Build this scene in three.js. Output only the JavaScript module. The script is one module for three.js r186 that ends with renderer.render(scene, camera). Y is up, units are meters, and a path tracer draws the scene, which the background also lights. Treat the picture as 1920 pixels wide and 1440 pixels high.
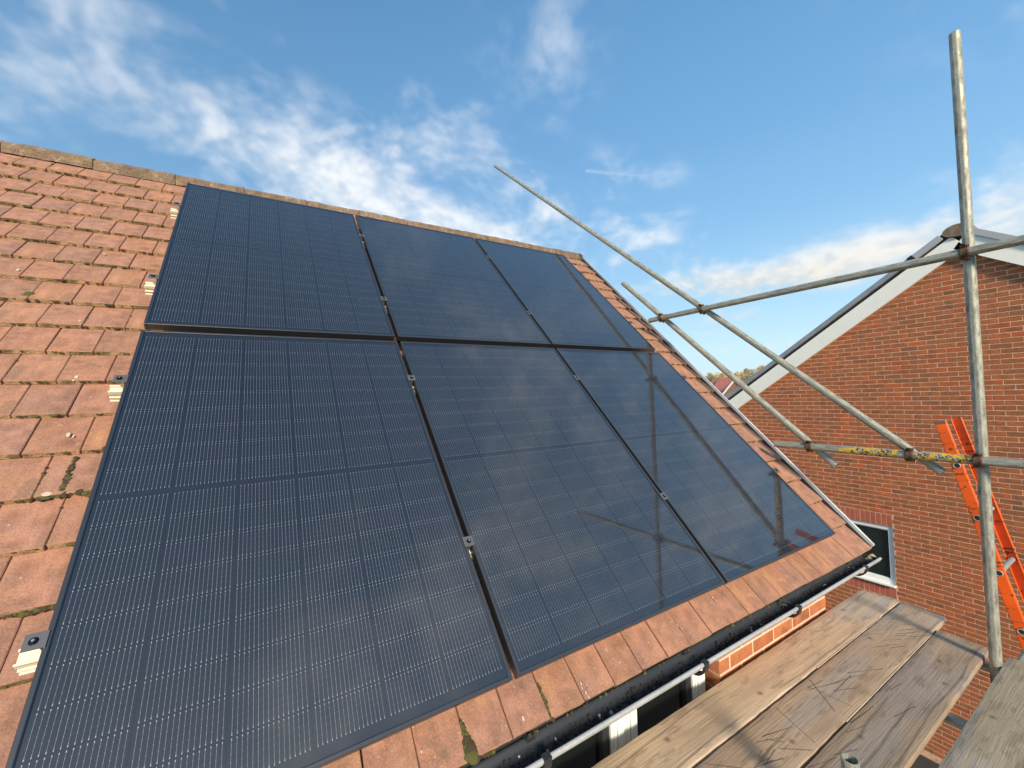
import * as THREE from 'three';
import { mergeGeometries, toCreasedNormals } from 'three/addons/utils/BufferGeometryUtils.js';

// ---------------------------------------------------------------- camera, sky, sun, exposure
const GROUND = 7.8;                                   // height of the local origin above the ground
const V = (x, y, z) => new THREE.Vector3(x, y + GROUND, z);
const scene = new THREE.Scene();
const camera = new THREE.PerspectiveCamera(86.711, 4 / 3, 0.05, 900);
camera.position.copy(V(0.47317, -1.63321, 3.66957));
camera.up.set(0.010462, 0.998962, 0.044328);
camera.lookAt(camera.position.clone().add(new THREE.Vector3(0.51709, 0.032538, -0.855312)));
scene.add(camera);

const renderer = new THREE.WebGLRenderer({ antialias: true });
renderer.toneMapping = THREE.LinearToneMapping;
renderer.toneMappingExposure = 1.12;
renderer.shadowMap.enabled = true;

const SUN = new THREE.Vector3(-0.305, 0.42, 0.855).normalize();
const sun = new THREE.DirectionalLight(new THREE.Color().setRGB(1, 0.85, 0.65), 4.9);
sun.position.copy(V(2, 0, 0)).addScaledVector(SUN, 40);
sun.target.position.copy(V(2, 0, 0));
sun.castShadow = true; sun.shadow.radius = 20; sun.shadow.mapSize.set(2048, 2048);
Object.assign(sun.shadow.camera, { left: -16, right: 16, top: 16, bottom: -16, near: 1, far: 120 });
scene.add(sun, sun.target);

// ---------------------------------------------------------------- noise
function rng(seed) { let a = seed >>> 0; return () => { a = (a + 0x6D2B79F5) | 0; let t = Math.imul(a ^ (a >>> 15), 1 | a); t = (t + Math.imul(t ^ (t >>> 7), 61 | t)) ^ t; return ((t ^ (t >>> 14)) >>> 0) / 4294967296; }; }
const clamp = (x, a = 0, b = 1) => Math.min(b, Math.max(a, x));
const mix = (a, b, t) => a + (b - a) * t;
const sstep = (a, b, x) => { const t = clamp((x - a) / (b - a)); return t * t * (3 - 2 * t); };
const hash2 = (x, y, s) => { let h = Math.imul(x, 374761393) ^ Math.imul(y, 668265263) ^ Math.imul(s, 1274126177); h = Math.imul(h ^ (h >>> 13), 1274126177); return ((h ^ (h >>> 16)) >>> 0) / 4294967296; };
function vnoise(x, y, s = 0, px = 0, py = 0) {        // value noise, periodic where px / py are given
  const xi = Math.floor(x), yi = Math.floor(y); let fx = x - xi, fy = y - yi;
  fx = fx * fx * fx * (fx * (fx * 6 - 15) + 10); fy = fy * fy * fy * (fy * (fy * 6 - 15) + 10);
  const w = (i, p) => (p ? ((i % p) + p) % p : i);
  const a = hash2(w(xi, px), w(yi, py), s), b = hash2(w(xi + 1, px), w(yi, py), s), c = hash2(w(xi, px), w(yi + 1, py), s), d = hash2(w(xi + 1, px), w(yi + 1, py), s);
  return mix(mix(a, b, fx), mix(c, d, fx), fy);
}
function fbm(x, y, oct, s = 0, px = 0, py = 0) { let v = 0, a = 0.5, n = 0; for (let i = 0; i < oct; i++) { v += a * vnoise(x, y, s + i * 17, px, py); n += a; a *= 0.5; x *= 2; y *= 2; px *= 2; py *= 2; } return v / n; }
const enc = (c) => { c = clamp(c); return Math.round(255 * (c <= 0.0031308 ? 12.92 * c : 1.055 * Math.pow(c, 1 / 2.4) - 0.055)); };
function tex(w, h, fn, srgb = true, wrap = THREE.RepeatWrapping) {   // fn(u, v, i, j) -> linear [r, g, b]
  const d = new Uint8Array(w * h * 4);
  for (let j = 0; j < h; j++) for (let i = 0; i < w; i++) {
    const c = fn((i + 0.5) / w, (j + 0.5) / h, i, j), k = 4 * (j * w + i);
    for (let m = 0; m < 3; m++) d[k + m] = srgb ? enc(c[m]) : Math.round(255 * clamp(c[m]));
    d[k + 3] = 255;
  }
  const t = new THREE.DataTexture(d, w, h, THREE.RGBAFormat);
  t.wrapS = t.wrapT = wrap; t.magFilter = THREE.LinearFilter; t.minFilter = THREE.LinearMipmapLinearFilter; t.generateMipmaps = true;
  if (srgb) t.colorSpace = THREE.SRGBColorSpace;
  t.needsUpdate = true; return t;
}
const gray = (g) => [g, g, g];

// ---------------------------------------------------------------- the sky: air and clouds
{
  const W = 2048, H = 1024, data = new Float32Array(W * H * 4);
  // cloud banks: azimuth (0 = away over the ridge, + towards the neighbour), elevation, half-widths, weight
  const banks = [[-11, 30.5, 6, 2.6, 0.30], [-4, 30, 5.5, 3.2, 0.50], [2, 28, 6, 4, 0.62], [8, 26.5, 6, 4.6, 0.74], [14, 25.5, 6, 4.0, 0.80], [21, 23.6, 6, 2.6, 0.80], [28, 22, 6, 2.0, 0.78], [34, 20.6, 5, 1.6, 0.6], [15, 30, 5, 2.2, 0.40], [9, 31.5, 5, 1.6, 0.32],
    [23, 33.5, 6, 3.2, 0.40], [29, 30.5, 4, 1.6, 0.24], [36, 38.5, 6, 5.5, 0.34], [-17, 30.5, 5, 3.5, 0.26], [-14, 35.5, 6, 2.2, 0.36], [-3, 40, 5, 1.2, 0.22], [-26, 26, 8, 3.5, 0.45],
    [37.5, 24.6, 3.0, 1.3, 0.74], [33, 27.6, 2.6, 1.2, 0.40], [50.5, 20.2, 4, 1.7, 0.68], [45.5, 22.4, 3.4, 1.4, 0.46], [47, 27.5, 6, 2.2, 0.34], [44, 17.6, 6, 1.4, 0.42],
    [56, 14.2, 6, 1.4, 0.66], [62, 13.0, 6, 1.5, 0.84], [68.5, 13.2, 5, 1.9, 0.9], [75, 14.2, 5, 1.7, 0.9], [84, 15.8, 4, 2.8, 0.86], [92, 15, 6, 4, 0.7], [60, 9.0, 5, 0.8, 0.42], [56, 7.0, 6, 0.5, 0.34], [64, 5.2, 9, 0.45, 0.28],
    [150, 58, 24, 10, 0.34], [74, 60, 26, 9, 0.22], [104, 42, 18, 10, 0.26], [-60, 40, 30, 14, 0.4], [-150, 35, 40, 16, 0.4], [120, 30, 24, 8, 0.4]];  // unseen banks; those to the right were added to lighten the panels' reflections
  const AIR = [[0, 0.66, 0.86, 0.93], [5, 0.58, 0.83, 0.95], [10, 0.42, 0.70, 0.92], [20, 0.255, 0.51, 0.81], [30, 0.178, 0.40, 0.70], [45, 0.118, 0.30, 0.565], [90, 0.050, 0.16, 0.345]];
  const dAz = (a, b) => { let d = a - b; while (d > 180) d -= 360; while (d < -180) d += 360; return d; };
  for (let j = 0; j < H; j++) {
    const el = ((j + 0.5) / H - 0.5) * Math.PI, ce = Math.cos(el), se = Math.sin(el), eld = el * 180 / Math.PI;
    for (let i = 0; i < W; i++) {
      const ph = ((i + 0.5) / W - 0.5) * 2 * Math.PI, x = Math.cos(ph) * ce, z = Math.sin(ph) * ce, k = 4 * (j * W + i);
      const e = Math.max(eld, 0);
      // clear air: pale at the horizon, deep blue above
      let q0 = 0; while (q0 < AIR.length - 2 && e > AIR[q0 + 1][0]) q0++;
      const tq = clamp((e - AIR[q0][0]) / (AIR[q0 + 1][0] - AIR[q0][0])), azi = Math.atan2(x, -z) * 180 / Math.PI;
      const deep = 1 - 0.2 * Math.exp(-Math.pow(dAz(azi, -25) / 50, 2)) * sstep(2, 25, e);      // the clear air is deepest a right angle from the sun
      let [r, g, bl] = [1, 2, 3].map((m) => 1.0 * deep * mix(AIR[q0][m], AIR[q0 + 1][m], tq));
      if (eld > 0) {
        const az = Math.atan2(x, -z) * 180 / Math.PI;
        let cov = 0;
        for (const [ba, be, wa, we, wt] of banks) {
          const da = dAz(az, ba) * (Math.abs(be) > 50 ? 0.5 : ce / Math.cos(be * Math.PI / 180)) / wa; if (Math.abs(da) > 2.4) continue;
          const de = (eld - be) / we; if (Math.abs(de) > 2.4) continue;
          cov = 1 - (1 - cov) * (1 - wt * Math.exp(-0.7 * (da * da + de * de)));
        }
        if (cov > 0.015) {
          const q = 1.25 / (se + 0.32), px = x * q, pz = z * q;
          const wx = fbm(px * 2.2, pz * 2.2, 3, 5) - 0.5, wz = fbm(px * 2.2 + 9, pz * 2.2, 3, 6) - 0.5;
          // streaked, drifting structure with finer puffs in it
          const n1 = fbm((px + wx * 0.35) * 5.5 + pz * 1.2, (pz + wz * 0.35) * 6.0, 6, 31), n2 = fbm((px + wx * 0.2) * 15, (pz + wz * 0.2) * 16, 5, 77);
          const n3 = fbm(px * 38 + wx * 3, pz * 42 + wz * 3, 4, 137), n = 0.46 * n1 + 0.38 * n2 + 0.16 * n3;
          let d = sstep(0.50 - 0.46 * cov, 1.06 - 0.36 * cov, n + 0.12 * cov);
          d = clamp(d * (0.36 + 0.70 * cov)) * sstep(0.01, 0.12, cov);
          const shade = sstep(0.36, 0.66, n2 * 0.5 + n3 * 0.3 + n1 * 0.2);
          const low = sstep(19, 10, eld) * sstep(40, 58, az);
          const cr = mix(0.76 + 0.16 * shade, 0.72 + 0.16 * shade, low), cg = mix(0.82 + 0.12 * shade, 0.69 + 0.12 * shade, low), cb = mix(0.88 + 0.08 * shade, 0.60 + 0.10 * shade, low);
          const dd = d * 0.93;
          r = mix(r, cr, dd); g = mix(g, cg, dd); bl = mix(bl, cb, dd);
        }
        // the condensation trail of an aeroplane
        const t = (az - 42.5) / 10.5;
        if (t > 0 && t < 1) { const off = eld - (28.8 - 2.2 * t); const w = Math.exp(-off * off / 0.010) * (1 - t) * 0.42; r = mix(r, 0.9, w); g = mix(g, 0.93, w); bl = mix(bl, 0.97, w); }
      } else { r = 0.16; g = 0.15; bl = 0.13; }
      data[k] = r; data[k + 1] = g; data[k + 2] = bl; data[k + 3] = 1;
    }
  }
  const sky = new THREE.DataTexture(data, W, H, THREE.RGBAFormat, THREE.FloatType);
  sky.mapping = THREE.EquirectangularReflectionMapping; sky.magFilter = sky.minFilter = THREE.LinearFilter; sky.needsUpdate = true;
  scene.background = sky; scene.environment = sky;
}

// ---------------------------------------------------------------- helpers
const taken = new Map();
function numbered(n) { const k = taken.get(n) || 0; taken.set(n, k + 1); return k ? `${n}_${String(k).padStart(3, '0')}` : n; }
function tag(o, label, category, group, kind) { if (label) o.userData.label = label; if (category) o.userData.category = category; if (group) o.userData.group = group; if (kind) o.userData.kind = kind; return o; }
function thing(name, label, category, base, group) {
  const o = new THREE.Group(); o.name = numbered(name); o.position.copy(base); tag(o, label, category, group); scene.add(o); return o;
}
const offsetOf = (o) => { const p = new THREE.Vector3(); while (o && o !== scene) { p.add(o.position); o = o.parent; } return p; };
// adds a part whose geometry is given in world coordinates
function part(name, geo, material, parent, world = true) {
  if (Array.isArray(geo)) geo = mergeGeometries(geo.map((g) => (g.index ? g.toNonIndexed() : g)));
  const m = new THREE.Mesh(geo, material); m.name = name; m.castShadow = m.receiveShadow = true;
  if (world && parent !== scene) { const p = offsetOf(parent); geo.translate(-p.x, -p.y, -p.z); }
  parent.add(m); return m;
}
const std = (rgb, roughness, more = {}) => new THREE.MeshStandardMaterial({ color: new THREE.Color().setRGB(...rgb), roughness, ...more });

// a box with chamfered edges, box-mapped uv in metres
function cbox(w, h, d, c = 0.003, uo = 0, vo = 0, faces = null) {
  const hf = [w / 2, h / 2, d / 2], pos = [], uv = [], groups = [[], []];
  const vert = (a, s, sb, sc) => { const p = [0, 0, 0], b = (a + 1) % 3, e = (a + 2) % 3; p[a] = s * hf[a]; p[b] = sb * (hf[b] - c); p[e] = sc * (hf[e] - c); return p; };
  const tris = [];
  const tri = (p, q, r, n, slot) => {
    const u = [q[0] - p[0], q[1] - p[1], q[2] - p[2]], v = [r[0] - p[0], r[1] - p[1], r[2] - p[2]];
    const x = [u[1] * v[2] - u[2] * v[1], u[2] * v[0] - u[0] * v[2], u[0] * v[1] - u[1] * v[0]];
    tris.push([x[0] * n[0] + x[1] * n[1] + x[2] * n[2] < 0 ? [p, r, q] : [p, q, r], n, slot]);
  };
  for (let a = 0; a < 3; a++) for (const s of [-1, 1]) {
    const n = [0, 0, 0]; n[a] = s; const slot = faces ? faces(a, s) : 0;
    const A = vert(a, s, -1, -1), B = vert(a, s, 1, -1), C = vert(a, s, 1, 1), D = vert(a, s, -1, 1);
    tri(A, B, C, n, slot); tri(A, C, D, n, slot);
  }
  for (let a = 0; a < 3; a++) { const b = (a + 1) % 3; for (const s of [-1, 1]) for (const t of [-1, 1]) {
    const n = [0, 0, 0]; n[a] = s; n[b] = t;
    const A = vert(a, s, t, -1), B = vert(a, s, t, 1), C = vert(b, t, -1, s), D = vert(b, t, 1, s);
    tri(A, B, D, n, 0); tri(A, D, C, n, 0);
  } }
  for (const x of [-1, 1]) for (const y of [-1, 1]) for (const z of [-1, 1]) tri(vert(0, x, y, z), vert(1, y, z, x), vert(2, z, x, y), [x, y, z], 0);
  tris.sort((p, q) => p[2] - q[2]);
  const g = new THREE.BufferGeometry(); let start = 0, last = 0;
  tris.forEach(([ps, n, slot], i) => {
    const an = n.map(Math.abs), ax = an[1] >= an[0] && an[1] >= an[2] ? 1 : an[0] >= an[2] ? 0 : 2;
    for (const p of ps) { pos.push(...p); uv.push((ax === 0 ? p[2] : p[0]) + uo, (ax === 1 ? p[2] : p[1]) + vo); }
    if (slot !== last) { if (faces) g.addGroup(start * 3, (i - start) * 3, last); start = i; last = slot; }
  });
  if (faces) g.addGroup(start * 3, (tris.length - start) * 3, last);
  g.setAttribute('position', new THREE.Float32BufferAttribute(pos, 3)); g.setAttribute('uv', new THREE.Float32BufferAttribute(uv, 2));
  g.computeVertexNormals(); return g;
}
const boxAt = (x0, x1, y0, y1, z0, z1, c = 0.003, uo = 0, vo = 0) => cbox(x1 - x0, y1 - y0, z1 - z0, c, uo, vo).translate((x0 + x1) / 2, (y0 + y1) / 2 + GROUND, (z0 + z1) / 2);
// a hollow scaffold tube from A to B; uv in metres
const _y = new THREE.Vector3(0, 1, 0);
function tubeGeo(A, B, ro = 0.0242, ri = 0.0202, seg = 28, rows = 1) {
  const L = A.distanceTo(B), pts = [];
  const b = 0.0012;
  pts.push(new THREE.Vector2(ri, 0), new THREE.Vector2(ro - b, 0), new THREE.Vector2(ro, b));
  for (let i = 1; i < rows; i++) pts.push(new THREE.Vector2(ro, L * i / rows));
  pts.push(new THREE.Vector2(ro, L - b), new THREE.Vector2(ro - b, L), new THREE.Vector2(ri, L), new THREE.Vector2(ri, 0));
  let g = new THREE.LatheGeometry(pts, seg);
  const p = g.attributes.position, uv = g.attributes.uv;
  for (let i = 0; i < p.count; i++) uv.setXY(i, uv.getX(i) * 2 * Math.PI * ro, p.getY(i));
  g = toCreasedNormals(g, 0.6);
  g.applyQuaternion(new THREE.Quaternion().setFromUnitVectors(_y, B.clone().sub(A).normalize())); g.translate(A.x, A.y, A.z);
  return g;
}
// a bar of rectangular section between two points of the plane x = const: used for sloping trim
function slopeBar(x0, x1, ya, za, yb, zb, up, down, c = 0.004) {
  const L = Math.hypot(yb - ya, zb - za), g = cbox(x1 - x0, up + down, L, c);
  g.translate(0, (up - down) / 2, 0); g.rotateX(-Math.atan2(yb - ya, zb - za)); g.translate((x0 + x1) / 2, (ya + yb) / 2 + GROUND, (za + zb) / 2); return g;
}

// ---------------------------------------------------------------- materials
const grainMap = tex(512, 512, (u, v) => { const n = fbm(u * 8, v * 8, 6, 3, 8, 8), f = vnoise(u * 256, v * 256, 9, 256, 256), s = fbm(u * 3, v * 3, 4, 21, 3, 3); const k = 0.62 + 0.5 * n + 0.22 * (f - 0.5); return [k * (0.96 + 0.16 * (s - 0.5)), k * (0.97 - 0.05 * (s - 0.5)), k * (1 - 0.1 * (s - 0.5))]; });
const grainBump = tex(512, 512, (u, v) => gray(0.5 * fbm(u * 40, v * 40, 4, 13, 40, 40) + 0.5 * vnoise(u * 200, v * 200, 4, 200, 200)), false);
const tileMap = tex(1024, 1024, (u, v) => {
  const big = fbm(u * 5, v * 5, 4, 2, 5, 5), mid = fbm(u * 26, v * 26, 4, 8, 26, 26), fine = vnoise(u * 420, v * 420, 5, 420, 420), streak = fbm(u * 60, v * 12, 3, 41, 60, 12);
  let k = 0.70 + 0.42 * (mid - 0.5) + 0.30 * (fine - 0.5) + 0.18 * (streak - 0.5);
  const purple = 0.55 * sstep(0.42, 0.70, big), och = 0.5 * sstep(0.56, 0.74, fbm(u * 9, v * 9, 4, 55, 9, 9));
  let c = [0.42 - 0.06 * purple + 0.03 * och, 0.207 - 0.012 * purple + 0.028 * och, 0.130 + 0.012 * purple - 0.008 * och].map((x) => x * k * 1.25);
  const dirt = sstep(0.66, 0.8, fbm(u * 14, v * 14, 5, 71, 14, 14)); c = c.map((x, i) => mix(x, [0.16, 0.11, 0.075][i], dirt * 0.45));
  const lichen = sstep(0.83, 0.9, fbm(u * 70, v * 70, 3, 91, 70, 70)); c = c.map((x, i) => mix(x, [0.6, 0.5, 0.38][i], lichen * 0.5));
  return c;
});
const TILE_TINTS = [[1, 1, 1], [0.96, 0.95, 0.96], [1.03, 1.0, 0.97], [0.98, 0.97, 0.99], [1.02, 0.98, 0.95], [0.92, 0.92, 0.92]];
const tileMats = TILE_TINTS.map((c) => std(c, 0.88, { map: tileMap, bumpMap: grainBump, bumpScale: 0.0016 }));
const noseMap = tex(512, 128, (u, v) => { const n = fbm(u * 40, v * 10, 5, 3, 40, 10), m = sstep(0.45, 0.65, fbm(u * 24, v * 6, 4, 8, 24, 6)); const k = 0.6 + 0.8 * (n - 0.5) + 0.4; return [mix(0.40, 0.20, m) * k, mix(0.27, 0.155, m) * k, mix(0.15, 0.07, m) * k]; });
const noseMat = std([1, 1, 1], 0.95, { map: noseMap, bumpMap: grainBump, bumpScale: 0.004 });
const ridgeMap = tex(512, 512, (u, v) => {
  const n = fbm(u * 18, v * 18, 5, 3, 18, 18), f = vnoise(u * 200, v * 200, 2, 200, 200), k = 0.55 + 0.6 * (n - 0.2) + 0.35 * (f - 0.5);
  let c = [0.30 * k, 0.205 * k, 0.135 * k];
  const l = sstep(0.66, 0.74, fbm(u * 30, v * 30, 3, 33, 30, 30)); c = c.map((x, i) => mix(x, [0.6, 0.52, 0.4][i], l * 0.2));
  const y = sstep(0.6, 0.72, fbm(u * 11, v * 11, 4, 63, 11, 11)); c = c.map((x, i) => mix(x, [0.27, 0.21, 0.09][i], y * 0.25));
  const d = sstep(0.64, 0.75, fbm(u * 15, v * 15, 4, 95, 15, 15)); return c.map((x, i) => mix(x, [0.15, 0.115, 0.075][i], d * 0.6));
});
const ridgeMat = std([1, 1, 1], 0.95, { map: ridgeMap, bumpMap: grainBump, bumpScale: 0.008 });
const darkMat = std([0.02, 0.018, 0.016], 0.95);
const trimMat = std([0.76, 0.77, 0.75], 0.45, { map: grainMap });
const whiteMat = std([0.90, 0.89, 0.85], 0.38);
const blackPlastic = std([0.028, 0.03, 0.034], 0.42);
const gutterMat = std([0.035, 0.038, 0.044], 0.5, { map: grainMap });
const sunlitRimMat = std([0.5, 0.5, 0.48], 0.5, { map: grainMap });  // grey weathering plus the sunlit sheen put into the black plastic's colour
const glassDark = new THREE.MeshPhysicalMaterial({ color: new THREE.Color().setRGB(0.86, 0.9, 0.88), roughness: 0.0, transmission: 1, thickness: 0, ior: 1.5 });
const roomMat = std([0.11, 0.135, 0.125], 0.9);
const galvMap = tex(512, 1024, (u, v) => {
  const n = fbm(u * 10, v * 20, 5, 5, 10, 20), sp = fbm(u * 60, v * 120, 3, 15, 60, 120), st = fbm(u * 30, v * 3, 4, 25, 30, 3);
  let k = 0.52 + 0.5 * (n - 0.5) + 0.34 * (sp - 0.5) + 0.25 * (st - 0.5);
  let c = [k * 0.80, k * 0.80, k * 0.72];
  const wht = sstep(0.70, 0.8, fbm(u * 22, v * 44, 4, 35, 22, 44)); c = c.map((x) => mix(x, 0.62, wht * 0.6));
  const rust = sstep(0.72, 0.82, fbm(u * 9, v * 14, 5, 45, 9, 14)); return c.map((x, i) => mix(x, [0.2, 0.12, 0.07][i], rust * 0.6));
});
galvMap.repeat.set(1 / 0.152, 1);
const galvRough = tex(128, 256, (u, v) => gray(0.42 + 0.4 * fbm(u * 8, v * 16, 4, 7, 8, 16)), false);
const galv = std([0.76, 0.755, 0.69], 1, { map: galvMap, metalness: 0.35, roughnessMap: galvRough, bumpMap: grainBump, bumpScale: 0.0006 });
const rustMap = tex(256, 256, (u, v) => { const n = fbm(u * 12, v * 12, 5, 5, 12, 12), m = sstep(0.4, 0.65, fbm(u * 6, v * 6, 4, 15, 6, 6)), k = 0.5 + n; return [mix(0.22, 0.1, m) * k, mix(0.12, 0.065, m) * k, mix(0.065, 0.045, m) * k]; });
const rustMat = std([1, 1, 1], 0.8, { map: rustMap, metalness: 0.25, bumpMap: grainBump, bumpScale: 0.002 });
const boltMat = std([0.3, 0.24, 0.17], 0.5, { metalness: 0.7, map: rustMap });

// ---------------------------------------------------------------- ground and far setting
const grassMap = tex(512, 512, (u, v) => { const n = fbm(u * 20, v * 20, 5, 3, 20, 20), k = 0.5 + n; return [0.05 * k, 0.075 * k, 0.025 * k]; }); grassMap.repeat.set(0.25, 0.25);
{
  const g = new THREE.PlaneGeometry(1600, 1600, 1, 1).rotateX(-Math.PI / 2); const uv = g.attributes.uv; for (let i = 0; i < uv.count; i++) uv.setXY(i, uv.getX(i) * 400, uv.getY(i) * 400);
  tag(part('ground', g, std([1, 1, 1], 1, { map: grassMap }), scene), null, null, null, 'structure');
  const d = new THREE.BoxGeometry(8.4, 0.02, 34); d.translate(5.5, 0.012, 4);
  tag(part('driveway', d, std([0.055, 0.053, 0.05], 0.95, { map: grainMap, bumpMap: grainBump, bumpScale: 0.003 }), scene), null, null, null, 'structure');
}

// ---------------------------------------------------------------- the tiled house under the panels
const house = thing('tiled_house', 'tiled house with a red-brown roof, gutter and orange brick pier under the solar panels', 'house', V(1, -GROUND, 0));
const Nv = new THREE.Vector3(0, Math.SQRT1_2, Math.SQRT1_2), Sv = new THREE.Vector3(0, -Math.SQRT1_2, Math.SQRT1_2), Xv = new THREE.Vector3(1, 0, 0);
const onRoof = (x, s, n) => V(x, 0, 0).addScaledVector(Sv, s).addScaledVector(Nv, n);    // x along the ridge, s down the slope, n out of the panels' face
const roofX = Xv.clone().addScaledVector(Sv, 0.0057).addScaledVector(Nv, 0.0069).normalize();
const roofN = roofX.clone().cross(Sv.clone().negate().addScaledVector(Xv, 0.0057).addScaledVector(Nv, 0.006)).normalize();
const roofU = roofN.clone().cross(roofX);
const roofQ = new THREE.Quaternion().setFromRotationMatrix(new THREE.Matrix4().makeBasis(roofX, roofU, roofN));
const roof = part('roof', cbox(7.5, 3.9, 0.05, 0.004).translate(-1.52, 0.08, -0.09), darkMat, house, false);
roof.position.copy(onRoof(1.7, 1.8, -0.125)).sub(house.position); roof.quaternion.copy(roofQ);
{
  const R = rng(11), GA = 0.1895, PITCH = 0.1475, TILT = 0.118;
  const shaped = new Map();
  const geoFor = (w, i) => { const key = w.toFixed(4) + '/' + i; if (!shaped.has(key)) { const g = cbox(w, 0.25, 0.0235, 0.0024, R() * 3, R() * 3, (a, s) => (a === 1 && s < 0 ? 1 : 0)); shaped.set(key, g); } return shaped.get(key); };
  const hidden = [];
  for (let k = 0; k <= 20; k++) {
    const s = -0.085 + GA * k, phase = k % 2 ? -0.108 : -0.182;
    for (let j = -16; j <= 29; j++) {
      let x0 = phase + PITCH * j, x1 = x0 + PITCH; if (x0 > 3.925) continue; x1 = Math.min(x1, 3.932); if (x1 - x0 < 0.03) continue; if (x0 < -2.6) continue;
      const gap = ((j + (k >> 1)) % 2 ? 0.0022 : 0.0044) + (k === 20 ? 0.0012 : 0), w = Math.round((x1 - x0 - gap) * 1000) / 1000, xm = (x0 + x1) / 2;
      const left = x1 > -1.12 + 0.28 * (s + 0.1) && xm < 0.1, show = left || x1 > 3.40 || (k === 20 && xm > 0.2);
      const jx = (R() - 0.5) * 0.0016, js = (R() - 0.5) * 0.005, jn = (R() - 0.5) * 0.003, rz = (R() - 0.5) * 0.008, rx = (R() - 0.5) * 0.012, ry = (R() - 0.5) * 0.012;
      const g = geoFor(w, Math.floor(R() * 5)), mat = tileMats[Math.floor(R() * tileMats.length)];
      const e = new THREE.Euler(-TILT + rx, ry, rz), q = new THREE.Quaternion().setFromEuler(e), c = new THREE.Vector3(0, 0.125, -0.01175).applyQuaternion(q).add(new THREE.Vector3(xm - 1.7 + jx, 1.8 - s + js, jn));
      if (show) { const m = part('roof_tile', g, [mat, noseMat], roof, false); m.name = numbered('roof_tile'); m.position.copy(c); m.quaternion.copy(q); }
      else { const gg = g.clone(); gg.clearGroups(); hidden.push(gg.applyMatrix4(new THREE.Matrix4().compose(c, q, new THREE.Vector3(1, 1, 1)))); }
    }
  }
  part('covered_roof_tiles', hidden, tileMats[0], roof, false).userData.kind = 'stuff';
  // ridge tiles
  const sh = new THREE.Shape(), prof = []; for (let i = 0; i <= 14; i++) { const z = -0.066 + 0.132 * i / 14; prof.push([z, 0.022 - (Math.hypot(z, 0.034) - 0.034) * 0.97]); }
  sh.moveTo(...prof[0]); prof.slice(1).forEach((p) => sh.lineTo(...p)); sh.lineTo(0.064, -0.075); sh.lineTo(0, -0.015); sh.lineTo(-0.064, -0.075); sh.closePath();
  const rx = [-2.75, -2.32, -1.88, -1.45, -1.017, -0.577, -0.118, 0.33, 0.795, 1.238, 1.69, 2.144, 2.597, 3.078, 3.545, 3.96];
  for (let i = 0; i + 1 < rx.length; i++) {
    const L = rx[i + 1] - rx[i] - 0.012, g = new THREE.ExtrudeGeometry(sh, { depth: L, bevelEnabled: true, bevelSize: 0.004, bevelThickness: 0.004, bevelSegments: 1, steps: 9 });
    g.rotateY(-Math.PI / 2); g.translate(L, 0, 0);       // shape x -> z, extrusion -> x
    const p = g.attributes.position, uv = g.attributes.uv, o = R() * 5;
    for (let v = 0; v < p.count; v++) {
      const x = p.getX(v), y = p.getY(v), z = p.getZ(v); uv.setXY(v, x + o, y + z + o);
      const n = fbm(x * 22 + o * 9, z * 30 + y * 30, 3, i) - 0.5; p.setXYZ(v, x, y + n * 0.010, z + (z > 0 ? 1 : -1) * n * 0.008);
    }
    const m = part('ridge_tile', toCreasedNormals(g, 0.9), ridgeMat, roof, false); m.name = numbered('ridge_tile');
    m.position.set(rx[i] - 1.7, 1.8 + 0.355 + (R() - 0.5) * 0.006, -0.004 + (R() - 0.5) * 0.006); m.rotation.set(Math.PI / 4, (R() - 0.5) * 0.008, (R() - 0.5) * 0.010);
  }
  // dark gap and white dry verge along the gable
  part('verge_gap', cbox(0.02, 3.96, 0.05, 0.002).translate(3.941 - 1.7, 0.085, -0.03), darkMat, roof, false);
  const vt = part('verge_trim', [cbox(0.034, 3.97, 0.062, 0.006).translate(3.968 - 1.7, 0.088, -0.022), cbox(0.007, 3.96, 0.011, 0.002).translate(3.954 - 1.7, 0.088, 0.010), cbox(0.012, 3.97, 0.12, 0.003).translate(3.982 - 1.7, 0.088, -0.07)], trimMat, roof, false);
  vt.userData.label = 'pale grey plastic trim along the sloping roof edge';
  part('mortar_end', cbox(0.075, 0.05, 0.04, 0.006).translate(3.90 - 1.7, -1.952, -0.045), std([0.45, 0.38, 0.27], 0.9, { map: grainMap }), roof, false);

  // moss along the noses and joints, flecks of old mortar
  const blob = (r, seed, flat = 0.5, det = 1) => { const g = new THREE.IcosahedronGeometry(r, det), p = g.attributes.position; for (let i = 0; i < p.count; i++) { const x = p.getX(i), y = p.getY(i), z = p.getZ(i), n = 0.72 + 0.6 * fbm(x / r * 1.3 + seed * 3.1, y / r * 1.3 + z / r * 0.7 + seed, 2, seed); p.setXYZ(i, x * n, y * n, z * n * flat); } g.computeVertexNormals(); return g; };
  const green = [], brown = [], pale = [];
  const place = (list, g, x, s, n) => list.push(g.translate(x - 1.7, 1.8 - s, n));
  for (let i = 0; i < 820; i++) {
    const k = Math.floor(R() * 20), s = -0.085 + GA * k, right = R() < 0.3, x = right ? 3.44 + R() * 0.48 : -1.1 + 1.12 * R();
    const r = 0.0028 + 0.0055 * R() * R(); place(R() < 0.25 ? green : brown, blob(r, i, 0.6).scale(1.3 + R(), 1, 1), x, s + 0.002, -0.012 + 0.006 * R());
  }
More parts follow.
